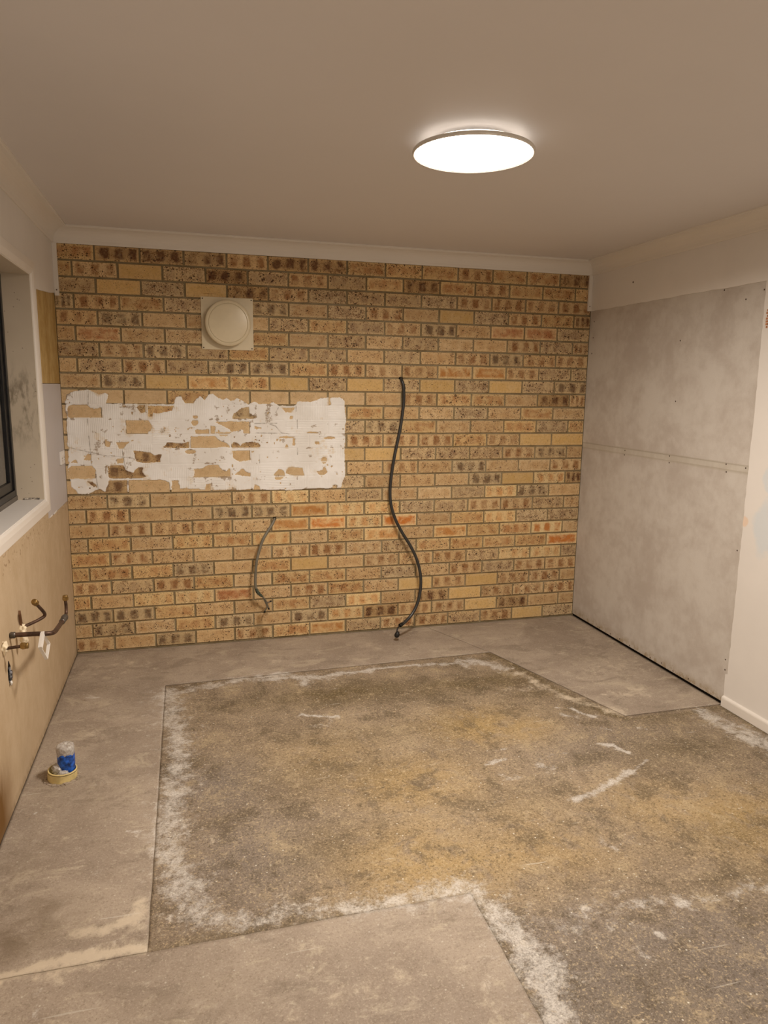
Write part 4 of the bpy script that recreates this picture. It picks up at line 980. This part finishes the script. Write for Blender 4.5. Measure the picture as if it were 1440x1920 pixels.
c2 = [(1.100, 0.004, 0.787), (1.094, -0.012, 0.775), (1.076, -0.028, 0.748), (1.048, -0.045, 0.712), (1.020, -0.060, 0.668), (0.998, -0.070, 0.612), (0.982, -0.076, 0.556), (0.972, -0.080, 0.50), (0.968, -0.083, 0.45), (0.966, -0.085, 0.40), (0.970, -0.086, 0.365)]
root = empty('grey_cable_end', c2[0])
tag(root, 'short grey cable curling out of the brick wall with stripped taped wires', 'cable')
sheath(root, c2, 0.0088, M_cable_gry)
tp = [c2[-1], (0.978, -0.084, 0.345), (0.992, -0.080, 0.325), (1.010, -0.074, 0.308)]
under(MB().tube(spline(tp, 6), [0.009, 0.010, 0.0085, 0.011, 0.0115, 0.0085, 0.0105, 0.012, 0.0095, 0.010, 0.012, 0.0105, 0.008, 0.009, 0.010, 0.009, 0.0075, 0.007, 0.006][:len(spline(tp, 6))], 10).build('tape_wrap', plain('green_grey_tape', (0.055, 0.068, 0.05, 1), 0.5, 0.4, var=0.3, scale=90)), root)
for k, (pts, mt) in enumerate([([tp[-1], (1.030, -0.062, 0.280), (1.043, -0.050, 0.258), (1.058, -0.045, 0.262)], M_grey_patch), ([tp[-1], (1.028, -0.066, 0.284), (1.040, -0.052, 0.250), (1.050, -0.044, 0.222)], M_cable_gry), ([tp[-1], (1.024, -0.060, 0.275), (1.040, -0.046, 0.232), (1.028, -0.040, 0.202)], M_cable_gry)]):
    sheath(root, pts, 0.0042, mt, 'wire', 8)
    under(MB().tube([pts[-1], Vector(pts[-1]) + (Vector(pts[-1]) - Vector(pts[-2])).normalized() * 0.012], [0.0055, 0.0050], 8).build('wire_cap', M_rubber), root)

# holes the cables come out of
for x_, z_ in ((1.912, 1.668), (1.100, 0.787)):
    r_ = [(x_ + (0.010 + 0.005 * rg.random()) * math.cos(a * math.pi / 6), z_ + (0.009 + 0.004 * rg.random()) * math.sin(a * math.pi / 6)) for a in range(12)]
    tag(MB().prism(r_, 1, -0.0014, 0.004).build('cable_hole', M_dark, wall_back), 'dark hole in the mortar')

# ------------------------------------------------------------------ window
win = empty('window_1', (XL - T + 0.01, (WY0 + WY1) / 2, WZ0))
tag(win, 'black aluminium window looking out on the night', kind='structure')
xo_ = XL - 0.117                                 # plane of the window unit
rv = MB()
rv.box((xo_ - 0.05, WY1, WZ0 - 0.012), (XL + 0.002, WY1 + 0.012, WZ1 + 0.012)); rv.box((xo_ - 0.05, WY0 - 0.012, WZ0 - 0.012), (XL + 0.002, WY0, WZ1 + 0.012))
rv.box((xo_ - 0.05, WY0, WZ1), (XL + 0.002, WY1, WZ1 + 0.012))
under(rv.build('window_reveal', M_reveal, fixn=False), win)
tag(win.children[-1], 'mildew-stained cream side and head linings')
sl = MB().box((xo_ - 0.05, WY0, WZ0 - 0.014), (XL + 0.004, WY1, WZ0), 0.001)
under(sl.build('window_sill', M_paint), win)
def frame(y0, y1, z0, z1, w, xa_, xb_, name, mat):
    f_ = MB()
    f_.box((xa_, y0, z0), (xb_, y0 + w, z1), 0.0015); f_.box((xa_, y1 - w, z0), (xb_, y1, z1), 0.0015)
    f_.box((xa_, y0 + w, z0), (xb_, y1 - w, z0 + w), 0.0015); f_.box((xa_, y0 + w, z1 - w), (xb_, y1 - w, z1), 0.0015)
    return under(f_.build(name, mat, fixn=False), win)
frame(WY0 + 0.001, WY1 - 0.001, WZ0 + 0.022, WZ1 - 0.001, 0.030, xo_ - 0.050, xo_, 'window_frame', M_black_al)
under(MB().box((xo_ - 0.05, WY0 + 0.001, WZ0 + 0.0005), (xo_ + 0.003, WY1 - 0.001, WZ0 + 0.0225), 0.001).build('window_track', M_track), win)
ym = (WY0 + WY1) / 2
frame(ym - 0.02, WY1 - 0.032, WZ0 + 0.053, WZ1 - 0.032, 0.042, xo_ - 0.030, xo_ - 0.008, 'window_sash', M_black_al)
frame(WY0 + 0.032, ym + 0.02, WZ0 + 0.053, WZ1 - 0.032, 0.042, xo_ - 0.048, xo_ - 0.032, 'window_sash', M_black_al)
under(MB().box((xo_ - 0.021, ym + 0.02, WZ0 + 0.093), (xo_ - 0.017, WY1 - 0.072, WZ1 - 0.072)).build('window_glass', M_glass), win)
under(MB().box((xo_ - 0.042, WY0 + 0.072, WZ0 + 0.093), (xo_ - 0.038, ym - 0.02, WZ1 - 0.072)).build('window_glass', M_glass), win)
# architrave: splayed, thin at the inner edge, mitred
def archi():
    t_in, t_out, w = 0.006, 0.0175, 0.066
    rings = []
    x0 = XL
    for d, x in ((0.004, x0 + 0.0), (0.004, x0 + t_in), (0.011, x0 + t_in + 0.006), (0.030, x0 + t_in + 0.0105), (w - 0.004, x0 + t_out), (w, x0 + t_out - 0.004), (w, x0 + 0.0)):
        rings.append([(x, WY0 - d, WZ0 - d), (x, WY1 + d, WZ0 - d), (x, WY1 + d, WZ1 + d), (x, WY0 - d, WZ1 + d)])
    b = MB(); vs = [p_ for r_ in rings for p_ in r_]; fs = []
    for i in range(len(rings) - 1):
        for k in range(4):
            k2 = (k + 1) % 4
            fs.append([i * 4 + k, i * 4 + k2, (i + 1) * 4 + k2, (i + 1) * 4 + k])
    n_ = len(rings) - 1
    for k in range(4):
        k2 = (k + 1) % 4
        fs.append([n_ * 4 + k, n_ * 4 + k2, k2, k])
    b.add(vs, fs)
    return b.build('architrave', M_trim)
under(archi(), win)
tag(win.children[-1], 'white splayed architrave around the window')
# bit of broken caulk in the sill corner
ck = MB()
for k in range(9):
    xq = XL - 0.085 + k * 0.0075
    ck.box((xq, WY1 - 0.006 - 0.003 * rg.random(), WZ0 + 0.0002), (xq + 0.0085, WY1 - 0.0005, WZ0 + 0.007 + 0.004 * rg.random()), 0.001)
under(ck.build('caulk_bead', plain('broken_caulk', (0.42, 0.38, 0.33, 1), 0.7, var=0.4, scale=120)), win)
tag(win.children[-1], 'broken bead of caulk in the sill corner')

# ------------------------------------------------------------------ socket
root = empty('wall_socket', (XL + 0.0005, -0.128, 1.200))
tag(root, 'small white socket plate on the left wall beside the brick corner', 'socket')
Sm = Matrix.Translation((XL + 0.0005, -0.128, 1.200))
under(MB().box((0, -0.058, -0.037), (0.0115, 0.058, 0.037), 0.003, Sm).build('socket_plate', M_white_pl), root)
for yy in (-0.030, 0.030):
    b = MB()
    for (sy, sz, ang) in ((-0.007, 0.004, 0.5), (0.007, 0.004, -0.5), (0, -0.010, 0)):
        b.box((-0.0004, -0.0012, -0.004), (0.0004, 0.0012, 0.004), 0, Sm @ Matrix.Translation((0.0116, yy + sy, -0.006 + sz)) @ Matrix.Rotation(ang, 4, 'X'))
    under(b.build('pin_slots', M_grey_patch), root)
    under(MB().box((0.0112, yy - 0.005, 0.014), (0.0142, yy + 0.005, 0.027), 0.001, Sm).build('rocker_switch', M_white_pl), root)

# ------------------------------------------------------------------ pipes on the left wall
def blob(center, r, seed, mat_, name, root, sc=(1, 1, 1), amp=0.45):
    bm = bmesh.new(); bmesh.ops.create_icosphere(bm, subdivisions=3, radius=1.0)
    rr = random.Random(seed); ph = [rr.uniform(0, 6) for _ in range(6)]
    for v in bm.verts:
        d = v.co.normalized()
        k = 1 + amp * (0.5 * math.sin(5 * d.x + ph[0]) * math.sin(6 * d.y + ph[1]) + 0.35 * math.sin(9 * d.z + ph[2] + 4 * d.x) + 0.2 * math.sin(17 * d.y + ph[3]) * math.sin(15 * d.z + ph[4]))
        v.co = Vector((d.x * r * k * sc[0], d.y * r * k * sc[1], d.z * r * k * sc[2])) + Vector(center)
    return under(MB().frombm(bm, True).build(name, mat_), root)
def hexcap(root, p, d, r, h, mat_=None):
    q = Vector(d).to_track_quat('Z', 'X').to_matrix().to_4x4()
    Mx = Matrix.Translation(p) @ q
    under(MB().lathe([(r * .62, -h * .45), (r * .8, -h * .4), (r * 1.0, -h * .25), (r, h * .18), (r * .93, h * .25)], 6, Mx, smooth=False).build('compression_nut', M_brass), root)
    under(MB().lathe([(r * .80, h * .2), (r * .86, h * .28), (r * .86, h * .52), (r * .72, h * .60), (0, h * .60)], 20, Mx).build('brass_cap', M_brass), root)

p1 = [(XL - 0.008, -1.53, 0.650), (XL + 0.03, -1.53, 0.650), (XL + 0.09, -1.53, 0.649), (XL + 0.125, -1.53, 0.647), (XL + 0.146, -1.515, 0.643), (XL + 0.152, -1.48, 0.637), (XL + 0.151, -1.42, 0.630), (XL + 0.150, -1.34, 0.622), (XL + 0.150, -1.30, 0.619)]
root = empty('copper_pipe', (XL, -1.53, 0.65)); root['group'] = 'capped pipes on the left wall'
tag(root, 'thick tarnished pipe leaving the wall, bending towards the brick corner, capped in brass', 'pipe')
under(MB().tube(spline(p1, 6), 0.0092, 14).build('pipe', M_copper), root)
under(MB().lathe([(0.0095, -0.030), (0.0125, -0.028), (0.0125, 0.026), (0.0142, 0.028), (0.0142, 0.040), (0.0125, 0.042), (0.0125, 0.054), (0.009, 0.058)], 18, Matrix.Translation((XL + 0.150, -1.275, 0.6175)) @ Vector((0, 1, -0.05)).to_track_quat('Z', 'X').to_matrix().to_4x4()).build('coupling', M_steel), root)
up_ = [(XL + 0.150, -1.235, 0.6155), (XL + 0.150, -1.205, 0.617), (XL + 0.150, -1.190, 0.628), (XL + 0.150, -1.184, 0.650), (XL + 0.149, -1.184, 0.678)]
under(MB().tube(spline(up_, 6), 0.0068, 12).build('riser', M_copper), root)
hexcap(root, (XL + 0.149, -1.184, 0.686), (0, 0, 1), 0.0125, 0.024)
under(MB().lathe([(0.0105, -0.010), (0.0125, -0.008), (0.0125, 0.006), (0.010, 0.009)], 16, Matrix.Translation((XL + 0.012, -1.53, 0.650)) @ Matrix.Rotation(math.pi / 2, 4, 'Y')).build('collar', M_steel), root)

p2 = [(XL - 0.008, -1.352, 0.622), (XL + 0.02, -1.345, 0.626), (XL + 0.055, -1.325, 0.636), (XL + 0.078, -1.308, 0.645), (XL + 0.086, -1.305, 0.655), (XL + 0.085, -1.325, 0.675), (XL + 0.078, -1.365, 0.708), (XL + 0.073, -1.388, 0.728)]
root = empty('copper_pipe', (XL, -1.352, 0.622)); root['group'] = 'capped pipes on the left wall'
tag(root, 'slender tarnished pipe turning up to a brass cap in the middle of the left wall', 'pipe')
under(MB().tube(spline(p2, 6), 0.0068, 12).build('pipe', M_copper), root)
hexcap(root, (XL + 0.071, -1.395, 0.735), (-0.05, -0.25, 0.22), 0.0135, 0.026)
blob((XL + 0.008, -1.352, 0.615), 0.020, 3, M_foam, 'sealing_putty', root, (0.7, 0.8, 1.2))
blob((XL + 0.030, -1.440, 0.606), 0.017, 8, M_foam, 'sealing_putty', root, (0.9, 0.9, 1.7))
sh = MB().prism([(-1.362, 0.632), (-1.346, 0.630), (-1.352, 0.655), (-1.366, 0.698), (-1.372, 0.680)], 0, XL + 0.0005, XL + 0.009)
under(sh.build('wall_chip', plain('torn_board_flap', alb(120, 84, 58), 0.8), None), root)

p3 = [(XL - 0.008, -1.64, 0.637), (XL + 0.02, -1.64, 0.638), (XL + 0.06, -1.64, 0.641)]
root = empty('copper_pipe', (XL, -1.64, 0.637)); root['group'] = 'capped pipes on the left wall'
tag(root, 'short tarnished pipe with a brass cap pointing straight out, at the left picture edge', 'pipe')
under(MB().tube(spline(p3, 6), 0.0062, 12).build('pipe', M_copper), root)
hexcap(root, (XL + 0.071, -1.64, 0.642), (1, 0, 0.03), 0.0135, 0.027)
blob((XL + 0.006, -1.64, 0.640), 0.019, 21, M_foam, 'sealing_putty', root, (0.6, 1.0, 1.3))

# square white frame hanging on the thick pipe
A_, B_, D_ = Vector((0.0191, -1.5293, 0.6545)), Vector((0.0192, -1.5974, 0.6142)), Vector((0.034, -1.4969, 0.5804))
u_ = (B_ - A_).normalized(); v_ = (D_ - A_); v_ = (v_ - u_ * v_.dot(u_)).normalized(); w_ = u_.cross(v_)
if w_.x < 0: w_ = -w_
Fm = Matrix(((u_.x, v_.x, w_.x, 0), (u_.y, v_.y, w_.y, 0), (u_.z, v_.z, w_.z, 0), (0, 0, 0, 1)))
ctr = (A_ + B_) / 2 + (D_ - A_) / 2 + Vector((0.0, 0, 0.008))
Fm = Matrix.Translation(ctr) @ Fm
root = empty('mounting_frame', ctr)
tag(root, 'small square white plastic frame hanging on the thick pipe', 'frame')
b = MB(); s_ = 0.039; tw = 0.0035
b.box((-s_, -s_, -0.006), (s_, -s_ + tw, 0.006), 0.0006, Fm); b.box((-s_, s_ - tw, -0.006), (s_, s_, 0.006), 0.0006, Fm)
b.box((-s_, -s_ + tw, -0.006), (-s_ + tw, s_ - tw, 0.006), 0.0006, Fm); b.box((s_ - tw, -s_ + tw, -0.006), (s_, s_ - tw, 0.006), 0.0006, Fm)
under(b.build('frame_rim', M_white_pl, fixn=False), root)
b = MB().box((-s_, -s_ + 0.0005, 0.0055), (s_, -s_ + 0.012, 0.0085), 0.0006, Fm)
under(b.build('frame_flange', M_white_pl), root)

# ragged hole with torn foil lower on the left wall
hx = (-1.578, 0.516)
hp = [(hx[0] + (0.020 + 0.008 * rg.random()) * math.cos(a * math.pi / 7), hx[1] + (0.040 + 0.014 * rg.random()) * math.sin(a * math.pi / 7)) for a in range(14)]
hole = MB().prism(hp, 0, XL - 0.006, XL + 0.0006).build('wall_hole', M_dark, wall_left)
tag(hole, 'ragged hole in the tan board')
root = empty('torn_foil', (XL + 0.004, hx[0], hx[1]))
tag(root, 'crumpled blue and grey foil stuffed in a hole low on the left wall', 'foil')
m_foil = plain('blue_grey_foil', (0.16, 0.17, 0.20, 1), 0.3, 0.6, metal=0.3, var=0.5, scale=110)
blob((XL + 0.003, hx[0] - 0.003, hx[1] - 0.004), 0.014, 31, m_foil, 'foil', root, (0.5, 0.9, 2.1), 0.6)
blob((XL + 0.006, hx[0] - 0.008, hx[1] - 0.036), 0.007, 33, M_white_pl, 'paper_scrap', root, (0.6, 1, 1.2), 0.6)

# ------------------------------------------------------------------ floor waste pipe
fx, fy = 0.044, -1.462
root = empty('waste_pipe', (fx, fy, 0))
tag(root, 'yellowed plastic pipe stub in the floor holding a blue-taped inner pipe', 'pipe')
T0 = Matrix.Translation((fx, fy, 0)) @ Matrix.Rotation(0.05, 4, 'Y')
Ro = 0.0565
under(MB().lathe([(Ro + 0.001, -0.02), (Ro, 0.030), (Ro, 0.0315), (Ro + 0.0006, 0.034), (Ro, 0.038), (Ro - 0.0015, 0.040), (Ro - 0.005, 0.0395), (Ro - 0.0055, 0.036), (Ro - 0.0055, 0.004), (0.0, 0.004)], 56, T0).build('outer_pipe', M_pvc), root)
under(MB().lathe([(Ro + 0.0006, 0.0335), (Ro + 0.0009, 0.0345), (Ro + 0.0006, 0.0355), (Ro - 0.001, 0.0345), (Ro + 0.0006, 0.0335)], 56, T0).build('cut_line', M_dark), root)
T1 = Matrix.Translation((fx + 0.017, fy + 0.006, 0.0))
def wrinkled(prof, seg, Mx, amp, seed, name, mat_):
    b = MB(); vs = []; fs = []
    rr = random.Random(seed); ph = [rr.uniform(0, 6) for _ in range(8)]
    for i, (r_, h_) in enumerate(prof):
        for k in range(seg):
            a = 2 * math.pi * k / seg
            d = 1 + amp * (math.sin(3 * a + ph[0] + h_ * 60) * 0.5 + math.sin(7 * a + ph[1] - h_ * 90) * 0.35 + math.sin(13 * a + ph[2] + h_ * 140) * 0.25)
            vs.append(Mx @ Vector((r_ * d * math.cos(a), r_ * d * math.sin(a), h_ + amp * 0.02 * math.sin(5 * a + ph[3]))))
    for i in range(len(prof) - 1):
        for k in range(seg):
            k2 = (k + 1) % seg
            fs.append([i * seg + k, i * seg + k2, (i + 1) * seg + k2, (i + 1) * seg + k])
    b.add(vs, fs, True)
    return under(b.build(name, mat_), root)
wrinkled([(0.0335, 0.012), (0.034, 0.03), (0.034, 0.05), (0.0342, 0.07), (0.0342, 0.090), (0.0342, 0.108), (0.033, 0.110)], 48, T1, 0.018, 4, 'blue_tape', M_blue)
wrinkled([(0.033, 0.098), (0.0345, 0.106), (0.035, 0.118), (0.0355, 0.130), (0.033, 0.138), (0.026, 0.142), (0.014, 0.141), (0.0, 0.137)], 48, T1, 0.045, 9, 'plastic_bag', M_wrap)
tag(root.children[-1], 'clear crumpled plastic over the pipe end')
blob((fx - 0.014, fy - 0.010, 0.045), 0.023, 12, M_wrap, 'plastic_wad', root, (0.95, 0.9, 0.9), 0.35)
blob((fx + 0.008, fy - 0.026, 0.030), 0.018, 14, M_wrap, 'plastic_wad', root, (1.2, 0.8, 0.8), 0.35)
# rough concrete collar round the stub
b = MB()
for k in range(26):
    a = k / 26 * 2 * math.pi; r_ = Ro + 0.004 + 0.006 * rg.random(); s_ = 0.004 + 0.006 * rg.random()
    b.box((-s_, -s_, -s_), (s_, s_, s_ * 0.5), s_ * 0.3, Matrix.Translation((fx + r_ * math.cos(a), fy + r_ * math.sin(a), 0.0)) @ Matrix.Rotation(rg.random() * 3, 4, 'Z'))
o = b.build('concrete_crumbs', M_slab_out, floor, fixn=False)
tag(o, 'rough crumbs of concrete round the pipe stub', kind='stuff')
